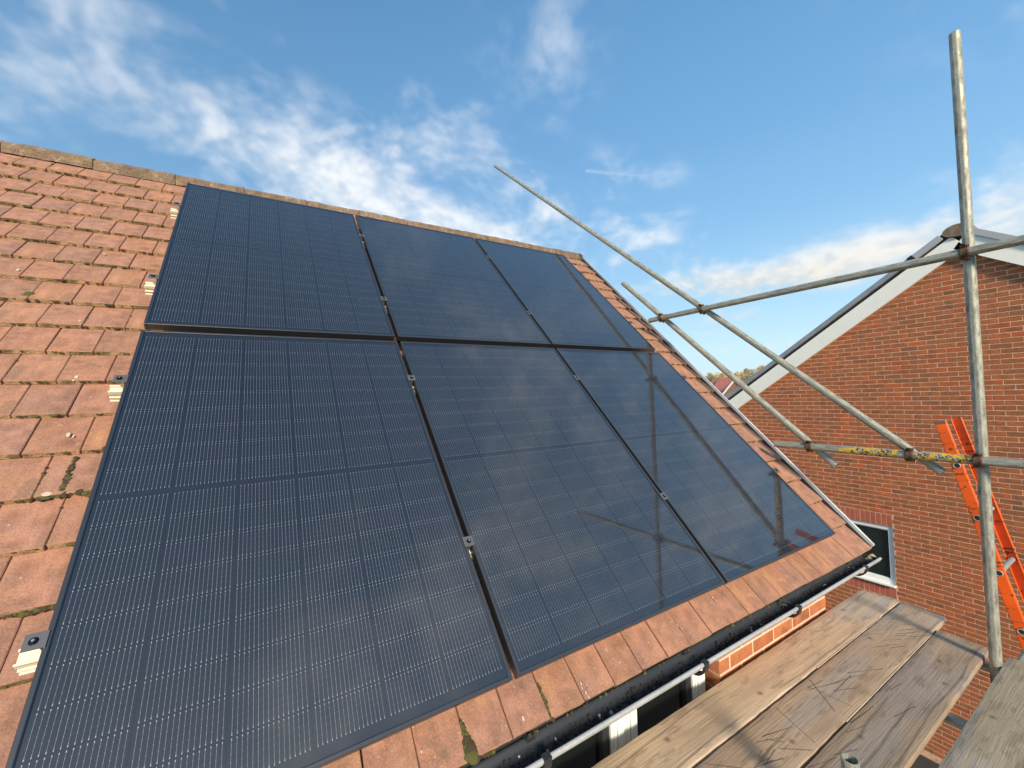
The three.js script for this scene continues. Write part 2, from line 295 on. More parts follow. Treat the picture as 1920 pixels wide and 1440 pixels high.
  for (let i = 0; i < 46; i++) {                                            // lumps in the vertical joints
    const k = Math.floor(R() * 20), s = -0.085 + GA * k, x = (k % 2 ? -0.108 : -0.182) - PITCH * Math.floor(R() * 6);
    const len = R(); for (let q = 0; q < 6; q++) place(R() < 0.4 ? green : brown, blob(0.003 + 0.003 * R(), i * 7 + q, 0.6), x + 0.001, s - 0.01 - len * 0.03 * q * R(), -0.006 - 0.0008 * q);
  }
  const strip = (list, x, s0, s1, r0, r1, n, dx = 0) => { for (let q = 0; q < n * 4; q++) { const t = clamp((q + 3 * (R() - 0.5)) / (n * 4 - 1)), r = mix(r0, r1, t); place(list[Math.floor(R() * list.length)], blob(r * (0.3 + 0.75 * R() * R() + 0.1), q + n * 31, 0.55).rotateZ(R() * 6).scale(1 + 0.5 * R(), 1 + 0.5 * R(), 1), x + dx * t + (R() - 0.5) * r * 1.3, mix(s0, s1, t) + (R() - 0.5) * r, -0.003 - 0.008 * (1 - t)); } };
  strip([green, brown], -0.118, 2.40, 2.55, 0.005, 0.009, 11); strip([green, brown, brown], -0.22, 2.57, 2.57, 0.009, 0.012, 6, 0.16); strip([green], -0.06, 2.565, 2.568, 0.012, 0.014, 3, 0.03); strip([green, brown], -0.08, 2.375, 2.38, 0.010, 0.012, 4, 0.06);
  strip([green, brown, green], 1.000, 3.60, 3.70, 0.004, 0.017, 16); strip([brown, brown, green], 1.003, 3.63, 3.70, 0.006, 0.015, 12, 0.005); strip([green, brown], 1.297, 3.60, 3.71, 0.004, 0.006, 14); strip([brown], 1.447, 3.64, 3.71, 0.002, 0.003, 8); strip([green, brown], 1.04, 3.705, 3.71, 0.008, 0.006, 4, 0.03);
  strip([brown], 1.741, 3.66, 3.71, 0.003, 0.004, 7); strip([green, brown], 2.477, 3.66, 3.72, 0.003, 0.005, 7); strip([brown, green], 2.33, 3.68, 3.72, 0.003, 0.005, 6); strip([green, brown], -0.21, 2.185, 2.195, 0.004, 0.006, 6); strip([green], -0.48, 1.375, 1.40, 0.011, 0.015, 3, -0.006);
  strip([green, brown], -0.15, 2.955, 2.957, 0.006, 0.009, 9, 0.13);
  for (let i = 0; i < 60; i++) place(R() < 0.3 ? green : brown, blob(0.003 + 0.003 * R(), i, 0.5), 0.4 + 3.5 * R(), 3.716, -0.006);
  for (const [x, s, r, sx] of [[1.197, 3.67, 0.007, 0.8], [1.452, 3.655, 0.006, 0.7], [1.449, 3.668, 0.005, 0.6], [1.456, 3.685, 0.006, 0.6], [1.46, 3.70, 0.005, 0.6], [0.862, 3.63, 0.004, 1], [2.02, 3.62, 0.004, 0.7], [2.03, 3.64, 0.004, 0.7], [2.32, 3.585, 0.005, 0.8], [2.33, 3.60, 0.004, 0.7], [-0.155, 2.30, 0.010, 0.8], [-0.14, 2.31, 0.006, 0.7], [-0.20, 3.03, 0.014, 0.9], [-0.19, 3.05, 0.010, 0.8], [-0.568, 1.19, 0.008, 1], [-0.27, 1.585, 0.006, 1], [-0.2, 1.98, 0.008, 1], [-0.205, 2.0, 0.006, 1], [-0.15, 2.56, 0.008, 2.2]]) place(pale, blob(r * 0.72, Math.round(r * 9000 + s * 100), 0.22).scale(sx, 1.5, 1), x, s, -0.001);
  for (let i = 0; i < 10; i++) place(pale, blob(0.002 + 0.003 * R(), i, 0.3), R() < 0.5 ? 3.46 + 0.45 * R() : -1 + R(), 3.4 * R() * R(), -0.004);
  const up = (l) => l.map((g) => (g.index ? g.toNonIndexed() : g));
  part('green_moss', up(green), std([0.085, 0.085, 0.022], 1), roof, false).userData.kind = 'stuff';
  part('brown_moss', up(brown), std([0.055, 0.040, 0.020], 1), roof, false).userData.kind = 'stuff';
  part('mortar_flecks', up(pale), std([0.54, 0.44, 0.34], 0.9), roof, false).userData.kind = 'stuff';
}
// the far slope, walls, soffit and fascia close the house
const aBrickMap = tex(256, 256, (u, v) => { const n = fbm(u * 10, v * 10, 5, 5, 10, 10), f = vnoise(u * 100, v * 100, 5, 100, 100), k = 0.7 + 0.5 * (n - 0.3) + 0.2 * (f - 0.5), d = sstep(0.6, 0.75, fbm(u * 7, v * 7, 4, 25, 7, 7)); return [mix(0.52, 0.34, d) * k, mix(0.185, 0.13, d) * k, mix(0.075, 0.06, d) * k]; });
const aBrick = [[1, 1, 1], [0.9, 0.86, 0.85], [1.08, 1.05, 1]].map((c) => std(c, 0.9, { map: aBrickMap, bumpMap: grainBump, bumpScale: 0.002 }));
const mortarA = std([0.86, 0.62, 0.44], 0.95, { map: grainMap, bumpMap: grainBump, bumpScale: 0.003 });
{
  const back = cbox(7.1, 0.03, 3.95, 0.004).rotateX(-Math.PI / 4).translate(0.42, -1.25 + GROUND, -1.76);
  part('rear_roof_slope', back, tileMats[1], house);
  const gable = new THREE.Shape([[-5.9, -7.8], [2.31, -7.8], [2.31, -2.62], [-0.343, 0.03], [-3.0, -2.62], [-3.0, -7.8]].slice(1, 5).map(([z, y]) => new THREE.Vector2(z, y)).concat([new THREE.Vector2(-3.0, -7.8)]));
  const gEnd = (x) => new THREE.ExtrudeGeometry(gable, { depth: 0.22, bevelEnabled: false }).rotateY(-Math.PI / 2).translate(x, GROUND, 0);
  part('gable_wall', [gEnd(3.75), gEnd(-2.5)], mortarA, house);
  const wall = part('wall', [boxAt(2.522, 3.745, -7.8, -2.80, 2.10, 2.3228, 0.001), boxAt(-2.5, 0.2, -7.8, -2.8, 2.10, 2.3228, 0.001), boxAt(0.2, 2.522, -7.8, -4.35, 2.10, 2.3228, 0.001), boxAt(0.2, 2.522, -2.86, -2.8, 2.12, 2.3228, 0.001), boxAt(-2.5, 3.53, -7.8, -2.7, -3.0, -2.78, 0.001)], mortarA, house);
  const R = rng(5), H = 0.078;
  for (let m = -14; m <= 3; m++) {
    const y0 = -3.067 + H * m, y1 = y0 + H - 0.010; const odd = ((m % 2) + 2) % 2;
    const joints = odd ? [2.517, 2.614, 2.8405, 3.067, 3.2935, 3.52, 3.749] : [2.517, 2.727, 2.9535, 3.18, 3.4065, 3.633, 3.749];
    for (let i = 0; i + 1 < joints.length; i++) {
      const b = part('brick', boxAt(joints[i] + (i ? 0.005 : 0), joints[i + 1] - (i + 2 < joints.length ? 0.005 : 0), y0 + 0.002, y1 + 0.002, 2.2205, 2.325 + (R() - 0.5) * 0.002, 0.003, R() * 3, R() * 3), aBrick[Math.floor(R() * 3)], wall);
      b.name = numbered('brick');
    }
  }
  part('soffit', boxAt(-2.5, 3.74, -2.80, -2.785, 2.325, 2.47), whiteMat, house);
  part('fascia_board', boxAt(-2.5, 3.86, -2.835, -2.735, 2.465, 2.485), blackPlastic, house);
  part('rear_fascia', boxAt(-2.5, 3.86, -2.9, -2.68, -3.16, -3.14), blackPlastic, house);
  // window under the eaves
  const win = part('window', [boxAt(0.2, 2.49, -2.93, -2.86, 2.19, 2.255), boxAt(0.2, 2.49, -4.35, -4.27, 2.19, 2.255), boxAt(0.2, 0.29, -4.27, -2.93, 2.19, 2.255)], whiteMat, house);
  const post = (x0, x1) => { part('window_frame', [boxAt(x0, x1, -4.27, -2.93, 2.19, 2.25), boxAt(x0 + 0.014, x0 + 0.03, -4.27, -2.93, 2.25, 2.257, 0.002), boxAt(x0 + 0.034, x1 - 0.004, -4.27, -2.93, 2.25, 2.262, 0.003)], whiteMat, win); };
  post(1.80, 1.876); post(1.884, 1.962); post(2.395, 2.486);
  part('window_gasket', [boxAt(2.352, 2.394, -4.27, -2.93, 2.195, 2.24), boxAt(1.756, 1.799, -4.27, -2.93, 2.195, 2.24), boxAt(1.963, 1.985, -4.27, -2.93, 2.195, 2.24)], blackPlastic, win);
  part('pane', boxAt(0.29, 1.756, -4.27, -2.93, 2.212, 2.213, 0.0002).clone(), new THREE.MeshPhysicalMaterial({ color: 0x2a302c, roughness: 0.02, transmission: 0.6, thickness: 0, ior: 1.5 }), win);
  part('pane', boxAt(1.985, 2.352, -4.27, -2.93, 2.212, 2.213, 0.0002), new THREE.MeshPhysicalMaterial({ color: 0x2a302c, roughness: 0.02, transmission: 0.6, thickness: 0, ior: 1.5 }), win);
  part('reddish_strip', [0, 1, 2, 3].map((i) => new THREE.CylinderGeometry(0.014, 0.016, 1.3, 10).translate(2.245 + i * 0.022, -3.6 + GROUND, 2.13 + (i % 2) * 0.012)), std([0.30, 0.08, 0.03], 0.9), win);  // reddish-brown upright strip set behind the pane
  part('room', boxAt(0.1, 2.52, -4.4, -2.84, 1.2, 1.25), roomMat, house);
}
// gutter
{
  const C = [-2.751, 2.549], r = 0.052, sh = new THREE.Shape();
  const a0 = Math.PI, n = 20; for (let i = 0; i <= n; i++) { const a = a0 + Math.PI * i / n; const p = [Math.cos(a) * r, Math.sin(a) * r * 0.62]; i ? sh.lineTo(...p) : sh.moveTo(...p); }
  for (let i = n; i >= 0; i--) { const a = a0 + Math.PI * i / n; sh.lineTo(Math.cos(a) * (r - 0.003), Math.sin(a) * (r * 0.62 - 0.003)); } sh.closePath();
  const X0 = -2.5, X1 = 3.86;
  // shape (z, y), extruded along x
  const ext = (shape, x0, x1) => { const g = new THREE.ExtrudeGeometry(shape, { depth: x1 - x0, bevelEnabled: false, curveSegments: 16, steps: 1 }); g.rotateY(-Math.PI / 2); g.translate(x1, C[0] + GROUND, C[1]); return g; };
  const endDisc = new THREE.Shape(); endDisc.absarc(0, 0, r + 0.002, Math.PI, 2 * Math.PI, false); endDisc.closePath();
  const gut = part('gutter', [toCreasedNormals(ext(sh, X0, X1), 0.5), ext(endDisc, X1, X1 + 0.006)], gutterMat, house);
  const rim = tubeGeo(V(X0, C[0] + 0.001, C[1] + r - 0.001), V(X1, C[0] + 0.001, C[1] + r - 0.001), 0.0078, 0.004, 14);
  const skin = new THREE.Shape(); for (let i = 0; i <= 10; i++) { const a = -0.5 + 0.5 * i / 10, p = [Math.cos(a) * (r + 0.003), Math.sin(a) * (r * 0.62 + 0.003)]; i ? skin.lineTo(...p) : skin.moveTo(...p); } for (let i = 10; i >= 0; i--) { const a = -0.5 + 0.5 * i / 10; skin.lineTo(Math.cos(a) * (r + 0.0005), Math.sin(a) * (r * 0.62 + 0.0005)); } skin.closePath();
  part('gutter_rim', [rim, toCreasedNormals(ext(skin, X0, X1), 0.5)], sunlitRimMat, gut).userData.label = 'weathered front rim of the gutter, pale grey with sunlit sheen painted in';
  const band = new THREE.Shape(); const ro = r + 0.0105; for (let i = 0; i <= n; i++) { const a = a0 + 0.25 + (Math.PI - 0.2) * i / n; const p = [Math.cos(a) * ro, Math.sin(a) * ro]; i ? band.lineTo(...p) : band.moveTo(...p); }
  band.lineTo(ro + 0.002, 0.010); band.lineTo(r - 0.010, 0.013); band.lineTo(r - 0.012, 0.004); band.lineTo(r + 0.001, 0.0); for (let i = n; i >= 0; i--) { const a = a0 + 0.25 + (Math.PI - 0.25) * i / n; band.lineTo(Math.cos(a) * (r + 0.001), Math.sin(a) * (r + 0.001)); } band.closePath();
  for (const x of [0.40, 1.20, 2.0, 2.78, 3.62]) { const b = part('gutter_bracket', [ext(band, x - 0.014, x + 0.014), boxAt(x - 0.016, x + 0.016, C[0] - 0.004, C[0] + 0.012, C[1] - 0.075, C[1] - 0.03, 0.002)], blackPlastic, gut); b.name = numbered('gutter_bracket'); }
  const R = rng(77), deb = [], pale = [];
  for (let i = 0; i < 900; i++) {
    const x = 0.6 + 3.2 * R(), a = -Math.PI / 2 + (R() - 0.5) * 1.7 * Math.sqrt(R()), rr = 0.002 + 0.0055 * R() * R() + (Math.sin(x * 9) + Math.sin(x * 23) > 0.4 ? 0.002 : 0);
    const g = new THREE.IcosahedronGeometry(rr, 0); g.scale(1 + R() * 1.6, 0.7 + 0.5 * R(), 1); g.rotateX(R() * 6); g.rotateY(R() * 6); g.rotateZ(R() * 6);
    g.translate(x, C[0] + GROUND + Math.sin(a) * (r * 0.62 - 0.005), C[1] + Math.cos(a) * (r - 0.004)); (R() < 0.04 ? pale : deb).push(g);
  }
  for (let i = 0; i < 130; i++) { const x = 0.6 + 3.2 * R(), len = 0.01 + 0.02 * R(), g = new THREE.CylinderGeometry(0.0007, 0.0009, len, 4); g.rotateZ(R() * 3); g.rotateX(R() * 3); const a = -1.57 + (R() - 0.5) * 1.2; g.translate(x, C[0] + GROUND + Math.sin(a) * (r * 0.62 - 0.010), C[1] + Math.cos(a) * (r - 0.012)); deb.push(g.toNonIndexed()); }
  part('gutter_debris', deb, std([0.022, 0.019, 0.015], 0.9), gut).userData.kind = 'stuff';
  part('gutter_grit', pale, std([0.4, 0.38, 0.34], 0.8), gut).userData.kind = 'stuff';
}

// ---------------------------------------------------------------- solar panels on their rails
const PW = 1.134, PH = 1.762, GX = 0.0206, GY = 0.0486;
const slopeQ = new THREE.Quaternion().setFromEuler(new THREE.Euler(-Math.PI / 4, 0, 0));
const frameMat = new THREE.MeshPhysicalMaterial({ color: new THREE.Color().setRGB(0.022, 0.023, 0.026), roughness: 0.34, ior: 1.9 });
{
  const CW = 0.182, CH = 0.0905, CG = 0.0022, MID = 0.020;
  const nW = 16, cellTex = (tint, seed) => tex(768, 384, (u, v) => {
    // dark silicon, sixteen fine silver wires with solder pads; faint finger lines between
    const PW0 = 0.01107, x = (u * CW - 0.008) / PW0, xr = clamp(Math.round(x), 0, nW - 1), d = Math.abs(x - xr) * PW0, yv = v * CH;
    const n = fbm(u * 5, v * 4, 4, seed), wire = d < 0.00030 ? 1 : d < 0.00046 ? 0.3 : 0;
    let c = [tint[0] * (0.9 + 0.2 * n), tint[1] * (0.9 + 0.2 * n), tint[2] * (0.9 + 0.2 * n)];
    const e = Math.min(yv, CH - yv), pads = e > 0.002 && e < 0.0055 && d < 0.0009 ? 1 : 0, node = d < 0.0006 && Math.abs(((yv / CH) * 5.5) % 1 - 0.5) < 0.05 ? 1 : 0;
    const m = e < 0.0015 ? 0 : Math.max(wire * 0.40, pads * 0.70, node * 0.6);
    return c.map((t, i) => mix(t, [0.56, 0.58, 0.64][i], m));
  }, true, THREE.ClampToEdgeWrapping);
  const tints = [[0.0050, 0.0062, 0.0105], [0.0062, 0.0062, 0.0115], [0.0050, 0.0072, 0.0100]];
  const cellMats = tints.map((t, i) => std([0.9, 0.9, 0.9], 0.5, { map: cellTex(t, i * 9 + 3) }));
  const cellGeo = new THREE.BoxGeometry(CW, CH, 0.0006);
  const backMat = std([0.006, 0.007, 0.011], 0.6);
  const glassRough = tex(512, 512, (u, v) => { const n = fbm(u * 5, v * 5, 5, 3, 5, 5), run = fbm(u * 40, v * 4, 4, 13, 40, 4), spot = sstep(0.78, 0.84, fbm(u * 60, v * 60, 2, 23, 60, 60)); return gray(0.03 + 0.025 * n + 0.012 * sstep(0.5, 0.75, run) + 0.03 * spot); }, false);
  const glassMat = new THREE.MeshPhysicalMaterial({ color: 0xffffff, roughness: 1, roughnessMap: glassRough, transmission: 1, thickness: 0, ior: 1.88, specularIntensity: 1 });
  const proto = new THREE.Group(), R = rng(3);
  const FW = 0.011, FD = 0.035;
  for (const [w, h, x, y] of [[FW, PH, -PW / 2 + FW / 2, 0], [FW, PH, PW / 2 - FW / 2, 0], [PW - 2 * FW, FW, 0, PH / 2 - FW / 2], [PW - 2 * FW, FW, 0, -PH / 2 + FW / 2]]) part('frame_bar', cbox(w, h, FD, 0.0012).translate(x, y, -FD / 2), frameMat, proto, false);
  part('backsheet', cbox(PW - 2 * FW, PH - 2 * FW, 0.002, 0.0003).translate(0, 0, -0.0088), backMat, proto, false);
  for (let r = 0; r < 18; r++) for (let c = 0; c < 6; c++) {
    const m = part('solar_cell', cellGeo, cellMats[Math.floor(R() * 3)], proto, false);
    m.position.set((c - 2.5) * (CW + CG), (8.5 - r) * (CH + CG) + (r < 9 ? 1 : -1) * MID / 2, -0.0072);
  }
  part('junction_strip', cbox(PW - 0.04, 0.007, 0.0006, 0.0001).translate(0, 0, -0.0074), std([0.006, 0.008, 0.013], 0.5), proto, false);
  part('glass', new THREE.PlaneGeometry(PW - 2 * FW, PH - 2 * FW).translate(0, 0, -0.0022), glassMat, proto, false);
  const names = [['upper row next to the bare tiles', 'upper row between the two other upper panels', 'upper row beside the white roof verge'], ['lower row next to the bare tiles, largest in view', 'lower row between the two other lower panels', 'lower row beside the white roof verge above the gutter end']];
  for (let r = 0; r < 2; r++) for (let c = 0; c < 3; c++) {
    const p = proto.clone(); p.name = numbered('solar_panel');
    tag(p, 'black solar panel in the ' + names[r][c], 'solar panel', 'solar panels on the tiled roof');
    p.position.copy(onRoof(c * (PW + GX) + PW / 2, r * (PH + GY) + PH / 2, 0)); p.quaternion.copy(slopeQ); scene.add(p);
  }
  // four rails with clamps
  const alu = std([0.80, 0.74, 0.57], 0.5, { metalness: 0.1 }), clampMat = std([0.12, 0.125, 0.135], 0.42, { metalness: 0.3 }), screwMat = std([0.02, 0.02, 0.022], 0.3, { metalness: 0.6 }), socketMat = std([0.6, 0.6, 0.58], 0.3, { metalness: 0.8 });
  const railLabels = ['aluminium mounting rail nearest the ridge, under the upper panels', 'aluminium mounting rail under the lower half of the upper panels', 'aluminium mounting rail under the top half of the lower panels', 'aluminium mounting rail nearest the gutter, its pale end beside the lowest clamp'];
  [0.412, 1.352, 2.14, 3.10].forEach((s, i) => {
    const rail = new THREE.Group(); rail.name = numbered('mounting_rail'); tag(rail, railLabels[i], 'rail', 'rails carrying the solar panels');
    rail.position.copy(onRoof(1.7, s, 0)); rail.quaternion.copy(slopeQ); scene.add(rail);
    const L = 3.443 + 0.098, cx = 3.443 / 2 - 1.7 - 0.006, y = -0.012, base = -FD - 0.0005, top = base - 0.002;
    // stepped extrusion: a top channel, a waist and a wider foot
    part('rail_profile', [cbox(L, 0.006, 0.012, 0.001).translate(cx, y + 0.017, top - 0.006), cbox(L, 0.006, 0.012, 0.001).translate(cx, y - 0.017, top - 0.006), cbox(L, 0.040, 0.004, 0.001).translate(cx, y, top - 0.014), cbox(L - 0.004, 0.034, 0.014, 0.001).translate(cx, y, top - 0.023), cbox(L, 0.046, 0.004, 0.001).translate(cx, y, top - 0.032), cbox(L - 0.004, 0.038, 0.012, 0.001).translate(cx, y, top - 0.040), cbox(L, 0.050, 0.004, 0.001).translate(cx, y, top - 0.048)], alu, rail, false);
    const bolt = (par, x, yy, z) => { const b = part('bolt', [new THREE.CylinderGeometry(0.0068, 0.0072, 0.006, 18).rotateX(Math.PI / 2).translate(x, yy, z + 0.003), new THREE.CylinderGeometry(0.009, 0.0095, 0.0016, 18).rotateX(Math.PI / 2).translate(x, yy, z + 0.0008)], screwMat, par, false); part('bolt_socket', new THREE.CylinderGeometry(0.0032, 0.0032, 0.001, 6).rotateX(Math.PI / 2).translate(x, yy, z + 0.0065), socketMat, par, false); return b; };
    const clampAt = (name, x0, x1, bx) => { const c = part(name, [cbox(x1 - x0, 0.040, 0.0036, 0.0006).translate((x0 + x1) / 2 - 1.7, 0, 0.0022), ...(name === 'end_clamp' ? [cbox(0.0036, 0.040, FD + 0.004, 0.0006).translate((x0 < 0 ? -0.0025 : 3.4455) - 1.7, 0, -FD / 2)] : [cbox(0.012, 0.040, 0.03, 0.0006).translate((x0 + x1) / 2 - 1.7, 0, -0.016)])], clampMat, rail, false); bolt(c, bx - 1.7, 0, 0.004); };
    clampAt('end_clamp', -0.036, 0.006, -0.018); clampAt('end_clamp', 3.437, 3.479, 3.461);
    clampAt('mid_clamp', PW - 0.0105, PW + GX + 0.0105, PW + GX / 2); clampAt('mid_clamp', 2 * PW + GX - 0.0105, 2 * (PW + GX) + 0.0105, 2 * PW + 1.5 * GX);
  });
}

// ---------------------------------------------------------------- the neighbouring brick house
{
  const B = thing('brick_house', 'red brick neighbouring house with white bargeboards along its gable', 'house', V(13, -GROUND, 1.957));
  const AZ = 1.957, SL = 0.685, topY = (z) => 0.79 - SL * Math.abs(z - AZ), botY = (z) => 0.405 - SL * Math.abs(z - AZ);
  const mortarMap = tex(512, 512, (u, v) => { const k = 0.75 + 0.5 * (fbm(u * 20, v * 20, 4, 3, 20, 20) - 0.5) + 0.2 * (vnoise(u * 120, v * 120, 5, 120, 120) - 0.5); return gray(k); });
  const mortar = std([0.93, 0.56, 0.37], 0.95, { map: mortarMap, bumpMap: grainBump, bumpScale: 0.003 });
  const EAVE = 4.45, wallShape = new THREE.Shape([[AZ - EAVE, -7.8], [AZ + EAVE, -7.8], [AZ + EAVE, botY(AZ + EAVE) + 0.2], [AZ, 0.605], [AZ - EAVE, botY(AZ - EAVE) + 0.2]].map((p) => new THREE.Vector2(...p)));
  // window opening
  const WZ0 = -0.26, WZ1 = 0.932, WY0 = -5.13, WY1 = -4.092;
  const hole = new THREE.Path([[WZ0, WY0], [WZ0, WY1], [WZ1, WY1], [WZ1, WY0]].map((p) => new THREE.Vector2(...p))); wallShape.holes.push(hole);
  const wg = new THREE.ExtrudeGeometry(wallShape, { depth: 0.28, bevelEnabled: false }).rotateY(-Math.PI / 2).translate(9.7485 + 0.28, GROUND, 0);
  const wall = part('wall', [wg, boxAt(9.76, 17, -7.8, -2.5, AZ + EAVE - 0.25, AZ + EAVE - 0.001, 0.001), boxAt(9.76, 17, -7.8, -2.5, AZ - EAVE + 0.001, AZ - EAVE + 0.25, 0.001), boxAt(16.8, 17, -7.8, -2.5, AZ - EAVE, AZ + EAVE, 0.001)], mortar, B);
  // brick faces: an atlas of 8 x 8 looks, each fired a little differently
  const NB = 8, brickAtlas = tex(1024, 1024, (u, v) => {
    const i = Math.floor(u * NB), j = Math.floor(v * NB), id = i + NB * j, x = u * NB - i, y = v * NB - j, R = (k) => hash2(id, k, 99);
    const n = fbm(u * 60, v * 30, 4, 3), f = vnoise(u * 420, v * 420, 5);
    const hue = R(1); let base = hue < 0.12 ? [0.60, 0.150, 0.048] : hue < 0.62 ? [0.525, 0.162, 0.054] : hue < 0.86 ? [0.49, 0.152, 0.050] : [0.43, 0.150, 0.056];
    const burnt = R(2) < 0.09, amount = burnt ? 0.7 : R(3) < 0.6 ? 0.55 * R(4) : 0.12;
    const cx = 0.2 + 0.6 * R(5), sx = burnt ? 0.5 : 0.16 + 0.25 * R(6), m = amount * Math.exp(-Math.pow((x - cx) / sx, 2)) * sstep(0.1, 0.5, fbm(x * 5 + id, y * 3, 3, 7) + 0.15) * (0.55 + 0.45 * Math.sin(Math.PI * y));
    base = base.map((c, k) => mix(c, [0.17, 0.10, 0.056][k], m));
    const kk = 0.82 + 0.42 * (n - 0.5) + 0.22 * (f - 0.5) + 0.14 * (R(8) - 0.5); return base.map((c) => c * kk);
  }, true, THREE.ClampToEdgeWrapping);
  const brickMat = std([1, 1, 1], 0.92, { map: brickAtlas, bumpMap: grainBump, bumpScale: 0.0015 }), soldierMat = [[0.56, 0.145, 0.075], [0.50, 0.13, 0.065], [0.60, 0.165, 0.085]].map((c) => std(c, 0.92, { map: grainMap }));
  const R = rng(21), list = [], CH = 0.0761, BL = 0.2222;      // course height, brick length with its joint
  const XF = 9.745;
  const brickGeo = (z0, z1, y0, y1, dx, cell) => {
    const g = cbox(0.05, y1 - y0, z1 - z0, 0.003); const p = g.attributes.position, uv = g.attributes.uv, h = (y1 - y0) / 2, w = (z1 - z0) / 2;
    for (let i = 0; i < p.count; i++) { const u = clamp(0.5 + p.getZ(i) / (2 * Math.max(w, 0.1)) * 0.9, 0.04, 0.96), v = clamp(0.5 + p.getY(i) / (2 * h) * 0.9, 0.04, 0.96); uv.setXY(i, (cell % NB + u) / NB, (Math.floor(cell / NB) + v) / NB); }
    return g.translate(XF + 0.025 + dx, (y0 + y1) / 2 + GROUND, (z0 + z1) / 2);
  };
  const put = (z0, z1, y0, y1, soldier) => { if (z1 - z0 < 0.03) return; list.push({ z0, z1, y0, y1, soldier, dx: (R() - 0.5) * 0.0022, cell: Math.floor(R() * NB * NB), pick: Math.floor(R() * 3) }); };
  const SZ0 = WZ0 - 0.02, SZ1 = WZ1 + 0.003, blocks = [[SZ0, SZ1, WY1, -3.886], [WZ0, WZ1, WY0, WY1], [SZ0, SZ1, -5.322, WY0]];
  for (let c = -85; c < 28; c++) {
    const y0 = -1.3691 + CH * c, y1 = y0 + CH - 0.0105; if (y1 > 0.5 || y0 < -7.75) continue;
    const zr = (0.405 - (y0 + y1) / 2 + 0.13) / SL, off = (c & 1 ? BL / 2 : 0) + (R() - 0.5) * 0.012;
    for (let k = -25; k < 25; k++) {
      let z0 = 1.1755 + off + BL * k + 0.005, z1 = z0 + BL - 0.0105;
      z0 = Math.max(z0, AZ - EAVE + 0.01, AZ - zr); z1 = Math.min(z1, AZ + EAVE - 0.01, AZ + zr); if (z1 - z0 < 0.03) continue;
      let spans = [[z0, z1]];
      for (const [a, b, ya, yb] of blocks) if (y1 > ya + 0.012 && y0 < yb - 0.012) spans = spans.flatMap(([p, q]) => (q <= a || p >= b ? [[p, q]] : [[p, Math.min(q, a - 0.008)], [Math.max(p, b + 0.008), q]].filter(([s, t]) => t > s)));
      for (const [p, q] of spans) put(p, q, y0, y1);
    }
  }
  for (let z = WZ1; z - 0.0745 > SZ0; z -= 0.0745) { put(z - 0.0645, z, WY1 + 0.003, -3.891, true); put(z - 0.0645, z, -5.326, WY0 - 0.003, true); }
  // the 300 that show largest are bricks of their own; the rest one mass
  const cam = camera.position, inView = (b) => { const y = (b.y0 + b.y1) / 2, z = (b.z0 + b.z1) / 2; return z > -1.7 && z < 3.0 && y > -6.6 && y < 0.5 && !(y < -3.2 && z < 0.9 - (y + 3.2) * 0 && z < 1.3 + (y + 5) * 0.9 && y < -5.15); };
  const size = (b) => { const c = new THREE.Vector3(XF, (b.y0 + b.y1) / 2 + GROUND, (b.z0 + b.z1) / 2), d = c.clone().sub(cam); const fwd = new THREE.Vector3(0.51709, 0.032538, -0.855312), dep = d.dot(fwd); return (b.z1 - b.z0) * (b.y1 - b.y0) * d.x / Math.pow(dep, 3); };
  list.forEach((b) => { b.size = inView(b) ? size(b) : 0; }); list.sort((p, q) => q.size - p.size);
  const rest = [], restSoldiers = []; let own = 0;
  list.forEach((b) => {
    const g = b.soldier ? boxAt(XF + b.dx, XF + 0.05, b.y0, b.y1, b.z0, b.z1, 0.003, b.cell, b.cell * 0.37) : brickGeo(b.z0, b.z1, b.y0, b.y1, b.dx, b.cell);
    if (own < 300 && b.size > 0) { own++; const m = part('brick', g, b.soldier ? soldierMat[b.pick] : brickMat, wall); m.name = numbered('brick'); }
    else (b.soldier ? restSoldiers : rest).push(g);
  });
  part('more_bricks', rest, brickMat, wall).userData.kind = 'stuff';
  if (restSoldiers.length) part('more_soldier_bricks', restSoldiers, soldierMat[0], wall).userData.kind = 'stuff';
  // roof: two slopes with grey dry verge, white bargeboards, a round ridge end
  const zl = AZ - EAVE - 0.35, zr = AZ + EAVE + 0.35, greyTrim = std([0.34, 0.35, 0.37], 0.5, { map: grainMap }), paint = std([0.95, 0.92, 0.82], 0.45, { map: tex(128, 128, (u, v) => gray(0.92 + 0.10 * fbm(u * 6, v * 6, 4, 3, 6, 6))) });
  const slope = (x0, x1, side, y0f, up, down, d0 = 0, d1 = null) => { const za = AZ + side * d0, zb = d1 === null ? (side < 0 ? zl : zr) : AZ + side * d1; return slopeBar(x0, x1, y0f(za), za, y0f(zb), zb, up, down); };
  const rf = part('roof', [-1, 1].map((s) => slope(9.69, 17.2, s, topY, 0, 0.06, 0.02)), std([0.20, 0.11, 0.08], 0.9, { map: grainMap }), B);
  part('verge_trim', [-1, 1].map((s) => slope(9.636, 9.72, s, topY, 0.012, 0.066, 0.19)), greyTrim, rf);
  part('verge_cap', [slope(9.612, 9.73, -1, topY, 0.036, 0.056, 0.18, 0.50), slope(9.622, 9.73, 1, topY, 0.022, 0.070, 0.12, 2.6)], std([0.40, 0.41, 0.43], 0.5), rf);
  part('verge_end_cap', slope(9.608, 9.73, -1, topY, 0.034, 0.066, 0.50, 0.56), darkMat, rf);
  part('verge_gap', [-1, 1].map((s) => slope(9.664, 9.70, s, (z) => topY(z) - 0.085, 0.022, 0.032, 0.0)), darkMat, rf);
